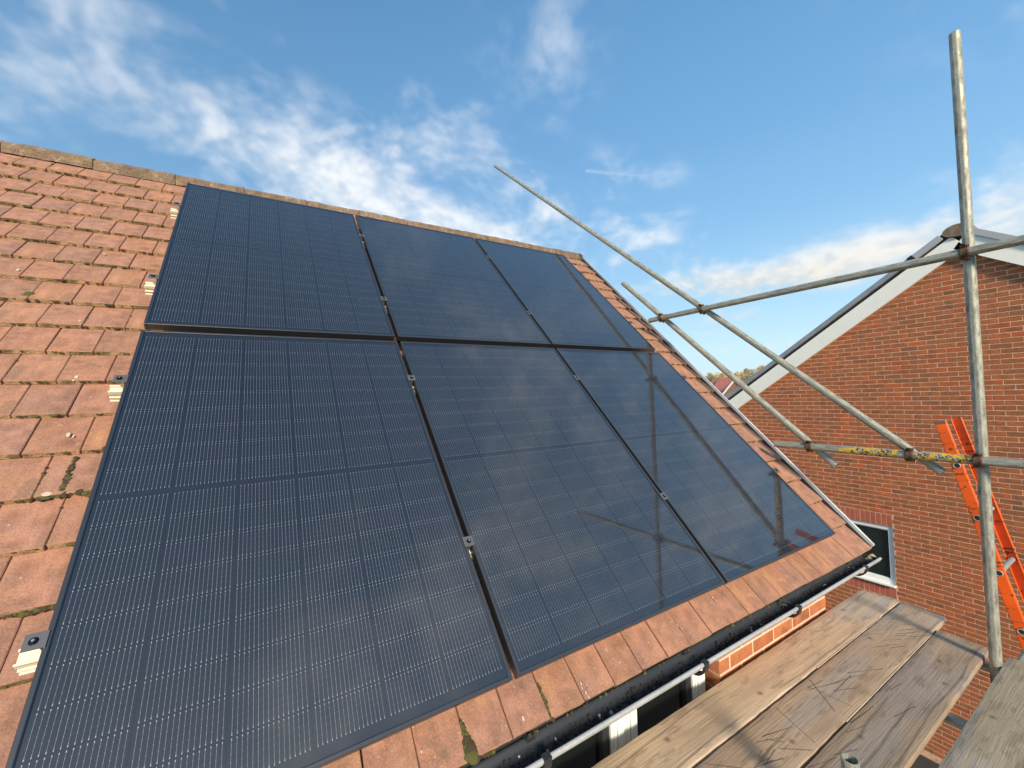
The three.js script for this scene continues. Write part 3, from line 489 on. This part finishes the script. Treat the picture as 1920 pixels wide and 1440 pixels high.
  for (const s of [-1, 1]) {
    const b = part('bargeboard', slope(9.652, 9.674, s, (z) => (topY(z) + botY(z)) / 2 - 0.04, 0.130, 0.128, 0.002), paint, B);
    part('soffit_board', slope(9.675, 9.745, s, (z) => botY(z) + 0.02, 0.01, 0.008, 0.02), paint, b);
  }
  const cap = new THREE.Shape(); cap.absellipse(0, 0, 0.165, 0.11, 0, Math.PI, false); cap.bezierCurveTo(-0.15, -0.09, 0.15, -0.09, 0.165, 0);
  part('ridge_end', new THREE.ExtrudeGeometry(cap, { depth: 0.4, bevelEnabled: true, bevelSize: 0.008, bevelThickness: 0.008, bevelSegments: 2, curveSegments: 20 }).rotateY(-Math.PI / 2).translate(10.02, 0.705 + GROUND, AZ), ridgeMat, rf).userData.label = 'lichen-yellowed rounded end of the ridge';
  part('ridge', new THREE.CylinderGeometry(0.13, 0.13, 7, 20, 1, false).rotateZ(Math.PI / 2).translate(13.6, 0.69 + GROUND, AZ), ridgeMat, rf);
  // window
  const f0 = 9.775, f1 = 9.845, fw = 0.075;
  const win = part('window', [boxAt(f0, f1, WY1 - fw, WY1, WZ0, WZ1), boxAt(f0, f1, WY0 + 0.03, WY0 + 0.03 + fw, WZ0, WZ1), boxAt(f0, f1, WY0 + 0.03 + fw, WY1 - fw, WZ0, WZ0 + fw), boxAt(f0, f1, WY0 + 0.03 + fw, WY1 - fw, WZ1 - fw, WZ1),
    boxAt(f0 + 0.012, f1, WY1 - fw - 0.016, WY1 - fw, WZ0 + fw, WZ1 - fw, 0.002), boxAt(f0 + 0.012, f1, WY0 + 0.03 + fw, WY0 + fw + 0.046, WZ0 + fw, WZ1 - fw, 0.002)], whiteMat, B);
  part('sill', boxAt(9.69, 9.86, WY0, WY0 + 0.03, WZ0 - 0.02, WZ1 + 0.004, 0.004), whiteMat, win);
  part('pane', boxAt(9.812, 9.813, WY0 + 0.1, WY1 - fw, WZ0 + fw, WZ1 - fw, 0.0002), new THREE.MeshPhysicalMaterial({ color: 0x2c3a35, roughness: 0.02, transmission: 0.45, thickness: 0, ior: 1.5 }), win);
  part('room', [boxAt(10.4, 10.42, WY0 - 0.5, WY1 + 0.5, WZ0 - 0.8, WZ1 + 0.8), boxAt(10.04, 10.42, WY0 - 0.5, WY0 - 0.45, WZ0 - 0.8, WZ1 + 0.8), boxAt(10.04, 10.42, WY1 + 0.3, WY1 + 0.5, WZ0 - 0.8, WZ1 + 0.8), boxAt(10.04, 10.42, WY0 - 0.5, WY1 + 0.5, WZ1 + 0.7, WZ1 + 0.8), boxAt(10.04, 10.42, WY0 - 0.5, WY1 + 0.5, WZ0 - 0.8, WZ0 - 0.7)], roomMat, win);
  part('window_knob', new THREE.SphereGeometry(0.012, 10, 8).translate(9.86, -4.52 + GROUND, 0.83), std([0.5, 0.5, 0.48], 0.3), win);
}

// ---------------------------------------------------------------- scaffolding
const XL = 3.76, XP = 3.81;
function pole(name, label, A, B, group, mat = galv, extra) { const t = thing(name, label, 'scaffold tube', A.clone(), group); part('tube', tubeGeo(A, B), mat, t); if (extra) extra(t); return t; }
const tubeGroup = 'grey scaffold tubes';
pole('scaffold_standard', 'tall upright scaffold pole rising past the neighbouring gable into the sky', V(XP, -GROUND, 3.065), V(XP, 0.335, 3.085), tubeGroup);
pole('scaffold_standard', 'short upright tube whose open top just shows above the boards', V(2.058, -GROUND, 3.062), V(2.058, -2.822, 3.062), tubeGroup);
pole('scaffold_ledger', 'upper horizontal guard tube crossing in front of the white bargeboard', V(XL, -0.911, 0.93), V(XL, -0.925, 4.7), tubeGroup);
const yellowMap = tex(1024, 256, (u, v) => {
  const n = fbm(u * 26, v * 9, 5, 5), fl = fbm(u * 60 + 3, v * 16, 4, 25), chip = sstep(0.485, 0.52, n * 0.55 + fl * 0.45), dark = sstep(0.50, 0.56, fbm(u * 70, v * 22, 3, 61));
  const g = 0.30 + 0.25 * (fbm(u * 40, v * 20, 3, 81) - 0.5); const y = [0.66, 0.42, 0.035].map((c) => c * (0.75 + 0.5 * fbm(u * 14, v * 6, 3, 91)));
  return y.map((c, i) => mix(c, mix(g, [0.06, 0.05, 0.03][i], dark), chip));
});
yellowMap.repeat.set(1, 1);
const yellowMat = std([1, 1, 1], 0.6, { map: yellowMap, bumpMap: grainBump, bumpScale: 0.002 });
pole('scaffold_ledger', 'lower horizontal guard tube with flaking yellow paint', V(XL, -2.047, 2.046), V(XL, -2.07, 4.7), tubeGroup, galv, (t) => {
  const at = (z) => V(XL, -2.047 - 0.023 * (z - 2.046) / 2.654, z);
  for (const [a, b] of [[2.452, 2.752], [2.822, 3.062]]) {
    const A = at(a), L = b - a, g = new THREE.CylinderGeometry(0.0248, 0.0248, L, 32, 24, true), p = g.attributes.position, uv = g.attributes.uv;
    for (let i = 0; i < p.count; i++) { const n = 0.6 * (fbm(p.getY(i) * 60, Math.atan2(p.getX(i), p.getZ(i)) * 3, 3, 4) - 0.5) * 0.0012; const k = 1 + n / 0.0248; p.setX(i, p.getX(i) * k); p.setZ(i, p.getZ(i) * k); uv.setXY(i, (p.getY(i) + a * 1.7) * 2.2, uv.getX(i)); }
    g.computeVertexNormals(); g.rotateX(Math.PI / 2); const c = at((a + b) / 2); g.translate(c.x, c.y, c.z);
    part('yellow_paint', g, yellowMat, t);
  }
});
pole('scaffold_raker', 'long sloping scaffold tube reaching up into the sky', V(XP, -2.1465, 2.923), V(XP, 2.2717, -2.179), tubeGroup);
pole('scaffold_raker', 'short sloping scaffold tube nearer the roof edge', V(XP, -2.172, 2.408), V(XP, -0.4306, 0.5525), tubeGroup);
pole('scaffold_transom', 'horizontal tube under the boards close to the upright pole', V(3.865, -3.203, 2.36), V(3.865, -3.203, 3.75), tubeGroup);
pole('scaffold_transom', 'horizontal tube under the boards showing in the gap nearer the viewer', V(3.195, -3.203, 2.36), V(3.195, -3.203, 3.75), tubeGroup);
pole('scaffold_ledger', 'long horizontal tube running beneath the boards', V(0.3, -3.253, 3.115), V(4.5, -3.253, 3.115), tubeGroup);
const ring = (P, dir, r = 0.0285, len = 0.05) => { const g = new THREE.LatheGeometry([[r - 0.0035, -len / 2], [r, -len / 2], [r + 0.002, -len / 2 + 0.006], [r, -len / 2 + 0.012], [r, len / 2 - 0.012], [r + 0.002, len / 2 - 0.006], [r, len / 2], [r - 0.0035, len / 2], [r - 0.0035, -len / 2]].map((p) => new THREE.Vector2(...p)), 24); return toCreasedNormals(g, 0.5).applyQuaternion(new THREE.Quaternion().setFromUnitVectors(_y, dir.clone().normalize())).translate(P.x, P.y, P.z); };
const rod = (A, B, r, seg = 10) => new THREE.CylinderGeometry(r, r, A.distanceTo(B), seg).applyQuaternion(new THREE.Quaternion().setFromUnitVectors(_y, B.clone().sub(A).normalize())).translate((A.x + B.x) / 2, (A.y + B.y) / 2, (A.z + B.z) / 2);
function coupler(label, P, other) {                        // holds the ledger (along z, x = XL) against another tube in the plane x = XP
  const t = thing('scaffold_coupler', label, 'coupler', P.clone(), 'rusty scaffold couplers');
  const z = new THREE.Vector3(0, 0, 1), o = other.clone().normalize(), Q = P.clone().setX(XP), perp = new THREE.Vector3(0, o.z, -o.y);
  if (perp.dot(new THREE.Vector3(0, 0, 1)) > 0) perp.negate();
  part('band', ring(P, z, 0.0275, 0.038), rustMat, t); part('band', ring(Q, o, 0.0275, 0.038), rustMat, t);
  part('body', cbox(0.012, 0.034, 0.034, 0.004).translate((XL + XP) / 2, P.y, P.z), rustMat, t);
  const up = new THREE.Vector3(0, 1, 0);
  for (const [c, d, ax] of [[P, up, z], [Q, perp, o]]) {
    const a = c.clone().addScaledVector(d, 0.034), x = new THREE.Vector3(1, 0, 0);
    part('bolt', [rod(a.clone().addScaledVector(x, -0.030), a.clone().addScaledVector(x, 0.030), 0.0055), rod(a.clone().addScaledVector(x, -0.034), a.clone().addScaledVector(x, -0.022), 0.0105, 6)], boltMat, t);
    part('hinge', rod(c.clone().addScaledVector(d, -0.032).addScaledVector(ax, -0.02), c.clone().addScaledVector(d, -0.032).addScaledVector(ax, 0.02), 0.008), rustMat, t);
    part('clasp', rod(a.clone().addScaledVector(ax, -0.017), a.clone().addScaledVector(ax, 0.017), 0.009), rustMat, t);
  }
}
const dLong = new THREE.Vector3(0, 4.418, -5.102), dShort = new THREE.Vector3(0, 1.741, -1.855), dUp = new THREE.Vector3(0, 1, 0);
coupler('rusty coupler joining the short sloping tube to the upper guard tube', V(XL, -0.9115, 1.071), dShort);
coupler('rusty coupler joining the long sloping tube to the upper guard tube', V(XL, -0.9135, 1.50), dLong);
coupler('dark rusty coupler on the upright pole at the upper guard tube', V(XL, -0.919, 3.076), dUp);
coupler('rusty coupler joining the short sloping tube to the lower guard tube', V(XL, -2.049, 2.275), dShort);
coupler('rusty coupler between two patches of yellow paint', V(XL, -2.0535, 2.80), dLong);
coupler('brown coupler on the upright pole at the end of the yellow paint', V(XL, -2.056, 3.072), dUp);

// boards: each strip of the texture is one board, grain along it
const NBD = 5;
const woodMap = tex(2048, 1280, (u, v) => {
  const b = Math.floor(v * NBD), y = v * NBD - b, L = u * 3.9, W = y * 0.225;
  const tone = [[0.62, 0.465, 0.315], [0.48, 0.345, 0.228], [0.39, 0.285, 0.19], [0.40, 0.325, 0.215], [0.42, 0.33, 0.225]][b];
  let wob = (fbm(L * 1.3, y * 2 + b * 7, 4, 5 + b) - 0.5) * 0.05; let kd = 0;
  const knots = [[[3.45, 0.06], [2.2, 0.16], [1.6, 0.09]], [[3.2, 0.05], [2.05, 0.15], [1.5, 0.07]], [[3.50, 0.10], [3.3, 0.165], [2.55, 0.07], [1.9, 0.12]], [[3.2, 0.06], [2.3, 0.12]], [[2.9, 0.1]]][b];
  for (const [kx, ky] of knots) { const dx = (L - kx) / 0.05, dy = (W - ky) / 0.022, q = Math.exp(-(dx * dx + dy * dy) * 0.5); wob += 0.014 * q * Math.sign(dy + 1e-6); kd = Math.max(kd, Math.exp(-Math.pow((L - kx) / 0.014, 2) - Math.pow((W - ky) / 0.011, 2))); }
  const gy = W + wob * 0.5;
  const rings = 0.5 + 0.5 * Math.sin(gy * 520 + fbm(L * 2, gy * 30, 3, 15 + b) * 9), fib = fbm(L * 6, gy * 420, 4, 25 + b), coarse = fbm(L * 2.2, gy * 46, 4, 45 + b), blotch = fbm(L * 4, W * 16, 5, 55 + b);
  const speck = vnoise(L * 160, W * 700, 7); let k = 0.86 + 0.06 * (rings - 0.5) + 0.20 * (fib - 0.5) + 0.16 * (coarse - 0.5) + 0.36 * (blotch - 0.5) + 0.14 * (speck - 0.5);
  let c = tone.map((t) => t * k);
  const grey = sstep(0.45, 0.62, fbm(L * 1.6, W * 9, 4, 75 + b)) * 0.45 * (b === 0 ? sstep(2.7, 3.6, L) + 0.15 : 1), gl = (c[0] + c[1] + c[2]) / 3; c = c.map((t, i) => mix(t, gl * [1.04, 1, 0.95][i], grey));
  const dirt = sstep(0.6, 0.74, fbm(L * 9, W * 40, 4, 85 + b)); c = c.map((t, i) => mix(t, [0.10, 0.075, 0.05][i], dirt * 0.3));
  const crack = sstep(0.008, 0.0, Math.abs(((gy * 14 + fbm(L * 0.9, b, 3, 95) * 1.2) % 1 + 1) % 1 - 0.5) / 14) * sstep(0.56, 0.64, fbm(L * 1.1 + 4, Math.floor(gy * 14), 3, 105 + b)); c = c.map((t) => t * (1 - 0.45 * crack));
  c = c.map((t, i) => mix(t, [0.11, 0.07, 0.045][i], kd * 0.8));
  return c;
});
const woodBump = tex(1024, 640, (u, v) => { const b = Math.floor(v * NBD), W = (v * NBD - b) * 0.225, L = u * 3.9, wob = (fbm(L * 1.3, (v * NBD - b) * 2 + b * 7, 4, 5 + b) - 0.5) * 0.025; return gray(0.6 * fbm(L * 6, (W + wob) * 420, 4, 25 + b) + 0.4 * fbm(L * 9, W * 60, 4, 45 + b)); }, false);
{
  const wood = std([1, 1, 1], 0.9, { map: woodMap, bumpMap: woodBump, bumpScale: 0.0022 });
  const cutMat = std([0.13, 0.095, 0.065], 1), pale = std([0.62, 0.5, 0.34], 0.9, { map: grainMap });
  const TOP = -3.14, R = rng(9);
  const board = (idx, label, x0, x1, z0, z1, seed, skew = 0) => {
    const L = x1 - x0, w = z1 - z0, T = 0.038, nx = 90, nz = 10, g = new THREE.BoxGeometry(L, T, w, nx, 3, nz), p = g.attributes.position, uv = g.attributes.uv;
    for (let i = 0; i < p.count; i++) {
      let x = p.getX(i), y = p.getY(i), z = p.getZ(i); uv.setXY(i, clamp((x + L / 2) / 3.9 + (3.9 - L) / 3.9, 0.001, 0.999), (idx + clamp((z / w + 0.5) * 0.94 + 0.03 + (y < 0 ? 0.01 : 0), 0.02, 0.98)) / NBD);
      const ez = Math.abs(z) / (w / 2), ex = Math.abs(x) / (L / 2), ey = Math.abs(y) / (T / 2);
      const n = fbm(x * 7 + seed * 5, z * 14, 3, seed) - 0.5, n2 = fbm(x * 24 + seed, y * 40 + z * 3, 4, seed + 3) - 0.5;
      if (ez > 0.99) z += Math.sign(z) * (n2 * 0.006 - (ey > 0.99 ? 0.003 : 0));
      if (ex > 0.999) { x += n2 * 0.012 - Math.sign(x) * (ey > 0.99 ? 0.003 : 0); if (ez > 0.99) x -= Math.sign(x) * 0.006; }
      if (ey > 0.99) y += n * 0.003 - (ez > 0.99 ? 0.003 * Math.sign(y) : 0) - (ex > 0.999 ? 0.003 * Math.sign(y) : 0);
      x += skew * z; p.setXYZ(i, x, y, z);
    }
    g.computeVertexNormals(); g.translate((x0 + x1) / 2, TOP - T / 2 + GROUND, (z0 + z1) / 2);
    const t = thing('scaffold_board', label, 'scaffold board', V((x0 + x1) / 2, TOP - T, (z0 + z1) / 2), 'weathered scaffold boards of the platform');
    part('plank', g, wood, t); return t;
  };
  const scratches = (t, arr) => { const gs = arr.map(([xa, za, xb, zb, w]) => { const A = V(xa, TOP + 0.0006, za), B = V(xb, TOP + 0.0006, zb), L = A.distanceTo(B), g = cbox(L, 0.0016, (w || 0.0035) * 0.75, 0.0004); g.rotateY(-Math.atan2(zb - za, xb - xa)); return g.translate((A.x + B.x) / 2, A.y, (A.z + B.z) / 2); }); part('saw_cuts', gs, cutMat, t).userData.kind = 'stuff'; };
  const b1 = board(0, 'pale scaffold board next to the gutter', 0.35, 4.25, 2.353, 2.570, 1, 0.10);
  const b2 = board(1, 'scaffold board scored with many dark saw cuts', 0.35, 4.235, 2.581, 2.806, 2, -0.14);
  const b3 = board(2, 'grey knotty scaffold board beside the open gap', 0.1, 3.985, 2.816, 3.031, 3, -0.2);
  board(3, 'greenish grey scaffold board beyond the open gap, at the foot of the tall pole', 0.1, 3.965, 3.097, 3.320, 4, 0.2);
  board(4, 'outermost scaffold board behind the greenish grey one', 0.1, 3.9, 3.332, 3.556, 5, 0);
  const cuts = [];
  for (let i = 0; i < 16; i++) { const x = 3.42 + 0.5 * R(), z = 2.60 + 0.15 * R(), a = -0.55 + (R() - 0.5) * 0.7, l = 0.05 + 0.16 * R(); cuts.push([x, z, x + Math.cos(a) * l * 0.5 + 0.03, z + Math.sin(a + 1.1) * l * 0.35 + 0.02, 0.002 + 0.002 * R()]); }
  for (let i = 0; i < 7; i++) { const x = 2.75 + 0.4 * R(), z = 2.60 + 0.12 * R(), l = 0.10 + 0.18 * R(), a = 0.15 + (R() - 0.5) * 0.5; cuts.push([x, z, x + Math.cos(a) * l, Math.min(z + Math.sin(a) * l + 0.015, 2.80), 0.0018 + 0.0015 * R()]); }
  for (let i = 0; i < 12; i++) { const x = 1.95 + 0.42 * R(), z = 2.60 + 0.14 * R(), l = 0.06 + 0.17 * R(), a = 0.3 + (R() - 0.5) * 1.5; cuts.push([x, z, x + Math.cos(a) * l * 0.8, clamp(z + Math.sin(a) * l * 0.6, 2.59, 2.8), 0.0016 + 0.0014 * R()]); }
  cuts.push([2.80, 2.615, 2.82, 2.79, 0.002], [2.52, 2.60, 2.45, 2.79, 0.002], [2.86, 2.6, 2.72, 2.76, 0.0025]);
  scratches(b2, cuts);
  scratches(b3, [[2.62, 2.84, 2.74, 2.87, 0.002], [2.9, 2.92, 3.06, 2.95, 0.0016], [2.45, 2.86, 2.56, 2.90, 0.002], [3.1, 2.85, 3.2, 2.86, 0.0016], [2.7, 2.83, 2.9, 2.845, 0.0018], [2.3, 2.83, 2.44, 2.87, 0.0016]]);
  part('chipped_edge', cbox(0.9, 0.004, 0.006, 0.001).translate(3.45, TOP - 0.006 + GROUND, 2.573), pale, b1);
  part('chipped_edge', cbox(1.2, 0.004, 0.007, 0.001).translate(3.3, TOP - 0.006 + GROUND, 2.809), pale, b2);
}

// ---------------------------------------------------------------- orange ladder
{
  const orangeMap = tex(512, 1024, (u, v) => { const s = sstep(0.67, 0.73, fbm(u * 30, v * 40, 3, 5, 30, 40)), w = sstep(0.70, 0.76, fbm(u * 9, v * 50, 3, 15, 9, 50)), k = 0.85 + 0.3 * fbm(u * 6, v * 12, 4, 25, 6, 12); return [mix(0.92 * k, 0.09, Math.max(s, w) * 0.85), mix(0.125 * k, 0.05, Math.max(s, w) * 0.85), mix(0.006 * k, 0.02, Math.max(s, w) * 0.85)]; });
  const orange = std([1, 1, 1], 0.42, { map: orangeMap }), silver = std([0.52, 0.50, 0.45], 0.5, { metalness: 0.3, map: grainMap }), hole = std([0.02, 0.02, 0.02], 0.8), capMat = std([0.20, 0.17, 0.12], 0.8, { map: grainMap });
  const lean = Math.atan(0.2315), topY = -1.865, topZ = 2.87, len = 6.05;
  const t = thing('ladder', 'bright orange ladder leaning beyond the tall scaffold pole', 'ladder', V(4.23, topY - len * Math.cos(lean), topZ + len * Math.sin(lean)));
  const M = new THREE.Matrix4().makeRotationX(-lean).setPosition(4.23, topY + GROUND, topZ);      // local: y up along the ladder from its top, z across the stile
  const put = (name, geos, mat) => { const g = (Array.isArray(geos) ? geos : [geos]).map((x) => (x.index ? x.toNonIndexed() : x)); return part(name, mergeGeometries(g).applyMatrix4(M), mat, t); };
  for (const s of [-1, 1]) {
    const x = s * 0.18;
    put('stile', [cbox(0.005, len, 0.047, 0.0012).translate(x, -len / 2, 0), cbox(0.019, len, 0.0045, 0.0012).translate(x - s * 0.0105, -len / 2, 0.0235), cbox(0.019, len, 0.0045, 0.0012).translate(x - s * 0.0105, -len / 2, -0.0235)], orange);
    put('end_cap', [cbox(0.011, 0.022, 0.051, 0.003).translate(x - s * 0.001, s < 0 ? -0.010 : 0.006, 0)].map((g) => (s < 0 ? g : g.scale(1, 0.3, 1))), capMat);
    put('foot', cbox(0.04, 0.06, 0.09, 0.006).translate(x, -len, 0), blackPlastic);
  }
  for (let i = 0; i < 20; i++) {
    const y = -0.275 - 0.305 * i; if (y < -len + 0.1) break;
    put('rung', new THREE.CylinderGeometry(0.0135, 0.0135, 0.366, 16).rotateZ(Math.PI / 2).translate(0, y, 0), silver);
    for (const s of [-1, 1]) { put('rung_ring', new THREE.TorusGeometry(0.0150, 0.0030, 8, 20).rotateY(Math.PI / 2).translate(s * 0.1845, y, 0), silver); put('rung_hole', new THREE.CylinderGeometry(0.0130, 0.0130, 0.003, 16).rotateZ(Math.PI / 2).translate(s * 0.1845, y, 0), hole); }
  }
}

// ---------------------------------------------------------------- far houses and autumn trees
const ray = (px, py, dist) => {                                 // where the view towards a place in the distance lies, for laying the street out
  const f = 762.57, Z = new THREE.Vector3(0.51709, 0.032538, -0.855312).normalize(), U = new THREE.Vector3(0.010462, 0.998962, 0.044328), X = Z.clone().cross(U).normalize();
  return camera.position.clone().addScaledVector(Z.clone().addScaledVector(X, (px - 960) / f).addScaledVector(U, -(py - 720) / f).normalize(), dist);
};
{
  const roofRed = std([0.33, 0.10, 0.075], 0.9, { map: grainMap }), roofOrange = std([0.42, 0.17, 0.09], 0.9, { map: grainMap }), brick = std([0.40, 0.16, 0.08], 0.9, { map: grainMap }), slate = std([0.20, 0.23, 0.30], 0.5, { map: grainMap });
  const P = (at) => new THREE.Vector3(at.x, 0, at.z);
  const facing = (p) => Math.atan2(camera.position.x - p.x, camera.position.z - p.z);
  const prism = (w, h, d, hip = 0) => { const g = new THREE.BufferGeometry(), a = w / 2, b = d / 2, r = a - hip; const v = [[-a, 0, b], [a, 0, b], [a, 0, -b], [-a, 0, -b], [-r, h, 0], [r, h, 0]]; const f = [[0, 1, 5], [0, 5, 4], [2, 3, 4], [2, 4, 5], [1, 2, 5], [3, 0, 4], [0, 3, 2], [0, 2, 1]]; g.setAttribute('position', new THREE.Float32BufferAttribute(f.flat().flatMap((i) => v[i]), 3)); g.setAttribute('uv', new THREE.Float32BufferAttribute(f.flat().flatMap((i) => [v[i][0], v[i][1] + v[i][2]]), 2)); g.computeVertexNormals(); return g; };
  const houseAt = (label, p, turn, w, d, eave, h, hip, roofMat, gableFront) => {
    const t = thing('distant_house', label, 'house', P(p)); t.rotation.y = facing(p) + turn;
    const wall = part('wall', cbox(w - 0.6, eave, d - 0.6, 0.01).translate(0, eave / 2, 0), brick, t, false);
    for (const x of [-w / 4, w / 4]) for (const y of [1.4, 4.1]) { const f = part('window', cbox(1.3, 1.2, 0.08, 0.01).translate(x, y, (d - 0.6) / 2 + 0.03), whiteMat, t, false); part('pane', cbox(1.1, 1.0, 0.02, 0.004).translate(x, y, (d - 0.6) / 2 + 0.075), roomMat, f, false); }
    const r = part('roof', prism(w, h, d, hip).translate(0, eave, 0), roofMat, t, false);
    part('eaves_board', cbox(w - 0.3, 0.18, 0.05, 0.005).translate(0, eave - 0.1, d / 2 - 0.2), whiteMat, t, false);
    if (gableFront) {
      const [gx, gw, gh, gd] = gableFront, g = prism(gd, gh, gw).rotateY(Math.PI / 2).translate(gx, eave, d / 2 + gd / 2 - 2.5);
      part('porch_gable', g, roofMat, t, false);
      const wallShape = new THREE.Shape([[-gw / 2 + 0.3, 0], [gw / 2 - 0.3, 0], [gw / 2 - 0.3, eave], [0, eave + gh - 0.25], [-gw / 2 + 0.3, eave]].map((q) => new THREE.Vector2(...q)));
      part('gable_wall', new THREE.ExtrudeGeometry(wallShape, { depth: 0.3, bevelEnabled: false }).translate(gx, 0, d / 2 + gd - 2.5 - 0.1), brick, t, false);
      for (const s of [-1, 1]) { const L = Math.hypot(gw / 2, gh) + 0.2; part('bargeboard', cbox(L, 0.32, 0.08, 0.01).rotateZ(-s * Math.atan2(gh, gw / 2)).translate(gx + s * gw / 4, eave + gh / 2 + 0.05, d / 2 + gd - 2.5 + 0.32), whiteMat, t, false); }
    }
    return t;
  };
  houseAt('distant house with a hipped red roof seen through the gap', ray(1364, 716, 96), 0.25, 9.5, 8, 5.0, 3.7, 3, roofRed);
  houseAt('distant house with a white-edged brick gable seen beside the bargeboard', ray(1396, 712, 86), -0.35, 8, 7.5, 5.2, 2.6, 1.5, roofRed, [0.2, 4.6, 2.7, 3.4]);
  houseAt('small distant house with an orange roof behind the verge', ray(1334, 716, 112), 0.5, 8, 7.5, 5.0, 3.2, 0, roofOrange);
  const g = thing('garage', 'low blue-grey slate roof in front of the distant houses', 'garage', P(ray(1348, 735, 48)));
  g.rotation.y = facing(g.position) + 0.7; part('wall', cbox(5, 3.3, 5, 0.01).translate(0, 1.65, 0), brick, g, false); part('roof', prism(5.8, 1.65, 5.8, 0).translate(0, 3.3, 0), slate, g, false);
  // trees
  const leafTints = [[0.62, 0.36, 0.10], [0.50, 0.28, 0.09], [0.66, 0.44, 0.13], [0.42, 0.32, 0.10]].map((c) => std(c, 1, { side: THREE.DoubleSide }));
  const barkMat = std([0.10, 0.075, 0.055], 1);
  const treeLook = ['golden autumn tree', 'brown autumn tree', 'pale yellow autumn tree', 'olive brown autumn tree'];
  const spots = [[1300, 150, 12.5], [1318, 140, 12.2], [1335, 156, 12.6], [1350, 138, 11.8], [1366, 150, 12.4], [1383, 134, 11.2], [1399, 148, 12.6], [1416, 128, 12.6], [1432, 140, 13.4], [1448, 132, 12.6]];
  const where = ['leftmost of the row, at the roof edge', 'second in the row from the roof edge', 'behind the small orange roof', 'above the slate garage', 'above the hipped red roof', 'left of the white-edged gable', 'behind the white-edged gable', 'right of the white-edged gable', 'next to the bargeboard', 'mostly hidden by the bargeboard'];
  spots.forEach(([px, dist, h], i) => {
    const R = rng(100 + i), p = ray(px, 715, dist), t = thing('autumn_tree', `${treeLook[i % 4]} ${where[i]}`, 'tree', new THREE.Vector3(p.x, 0, p.z), 'autumn trees beyond the houses');
    const tr = [new THREE.CylinderGeometry(0.14, 0.3, h * 0.5, 8).translate(0, h * 0.25, 0)];
    for (let b = 0; b < 7; b++) { const a = R() * 6.28, l = h * (0.2 + 0.15 * R()), g = new THREE.CylinderGeometry(0.03, 0.09, l, 5).translate(0, l / 2, 0); g.rotateZ(0.4 + 0.5 * R()); g.rotateY(a); tr.push(g.translate(0, h * (0.35 + 0.15 * R()), 0)); }
    part('trunk', tr, barkMat, t, false);
    const pos = []; const cl = []; for (let k = 0; k < 26; k++) { const a = R() * 6.28, e = R(); cl.push([Math.cos(a) * h * 0.27 * Math.sqrt(R()), h * (0.36 + 0.56 * e), Math.sin(a) * h * 0.27 * Math.sqrt(R()), h * (0.06 + 0.07 * R()) * (1.15 - 0.5 * e)]); }
    for (let k = 0; k < 5200; k++) {
      const c = cl[Math.floor(R() * cl.length)], th = R() * 6.28, ph = Math.acos(2 * R() - 1), rr = c[3] * Math.cbrt(R()), s = 0.14 + 0.16 * R();
      const x = c[0] + rr * Math.sin(ph) * Math.cos(th), y = c[1] + rr * Math.cos(ph), z = c[2] + rr * Math.sin(ph) * Math.sin(th);
      for (let q = 0; q < 3; q++) pos.push(x + (R() - 0.5) * 2 * s, y + (R() - 0.5) * 2 * s, z + (R() - 0.5) * 2 * s);
    }
    const g = new THREE.BufferGeometry(); g.setAttribute('position', new THREE.Float32BufferAttribute(pos, 3)); g.setAttribute('uv', new THREE.Float32BufferAttribute(new Float32Array(pos.length / 3 * 2), 2)); g.computeVertexNormals();
    part('crown', g, leafTints[i % 4], t, false);
  });
  const hedge = []; const R = rng(400), a = ray(1240, 730, 120), b = ray(1500, 730, 120);
  for (let i = 0; i < 9000; i++) { const t = R(), x = mix(a.x, b.x, t) + (R() - 0.5) * 5, z = mix(a.z, b.z, t) + (R() - 0.5) * 5, y = (2.6 + 1.6 * fbm(t * 30, 1, 3, 5)) * Math.sqrt(R()); for (let q = 0; q < 3; q++) hedge.push(x + (R() - 0.5) * 0.6, y + (R() - 0.5) * 0.6, z + (R() - 0.5) * 0.6); }
  const hg = new THREE.BufferGeometry(); hg.setAttribute('position', new THREE.Float32BufferAttribute(hedge, 3)); hg.setAttribute('uv', new THREE.Float32BufferAttribute(new Float32Array(hedge.length / 3 * 2), 2)); hg.computeVertexNormals();
  tag(part('undergrowth', hg, leafTints[3], scene), 'brown undergrowth below the distant autumn trees', 'undergrowth', null, 'stuff');
}
scene.fog = new THREE.FogExp2(new THREE.Color().setRGB(0.75, 0.83, 0.9), 0.0007);
renderer.render(scene, camera);
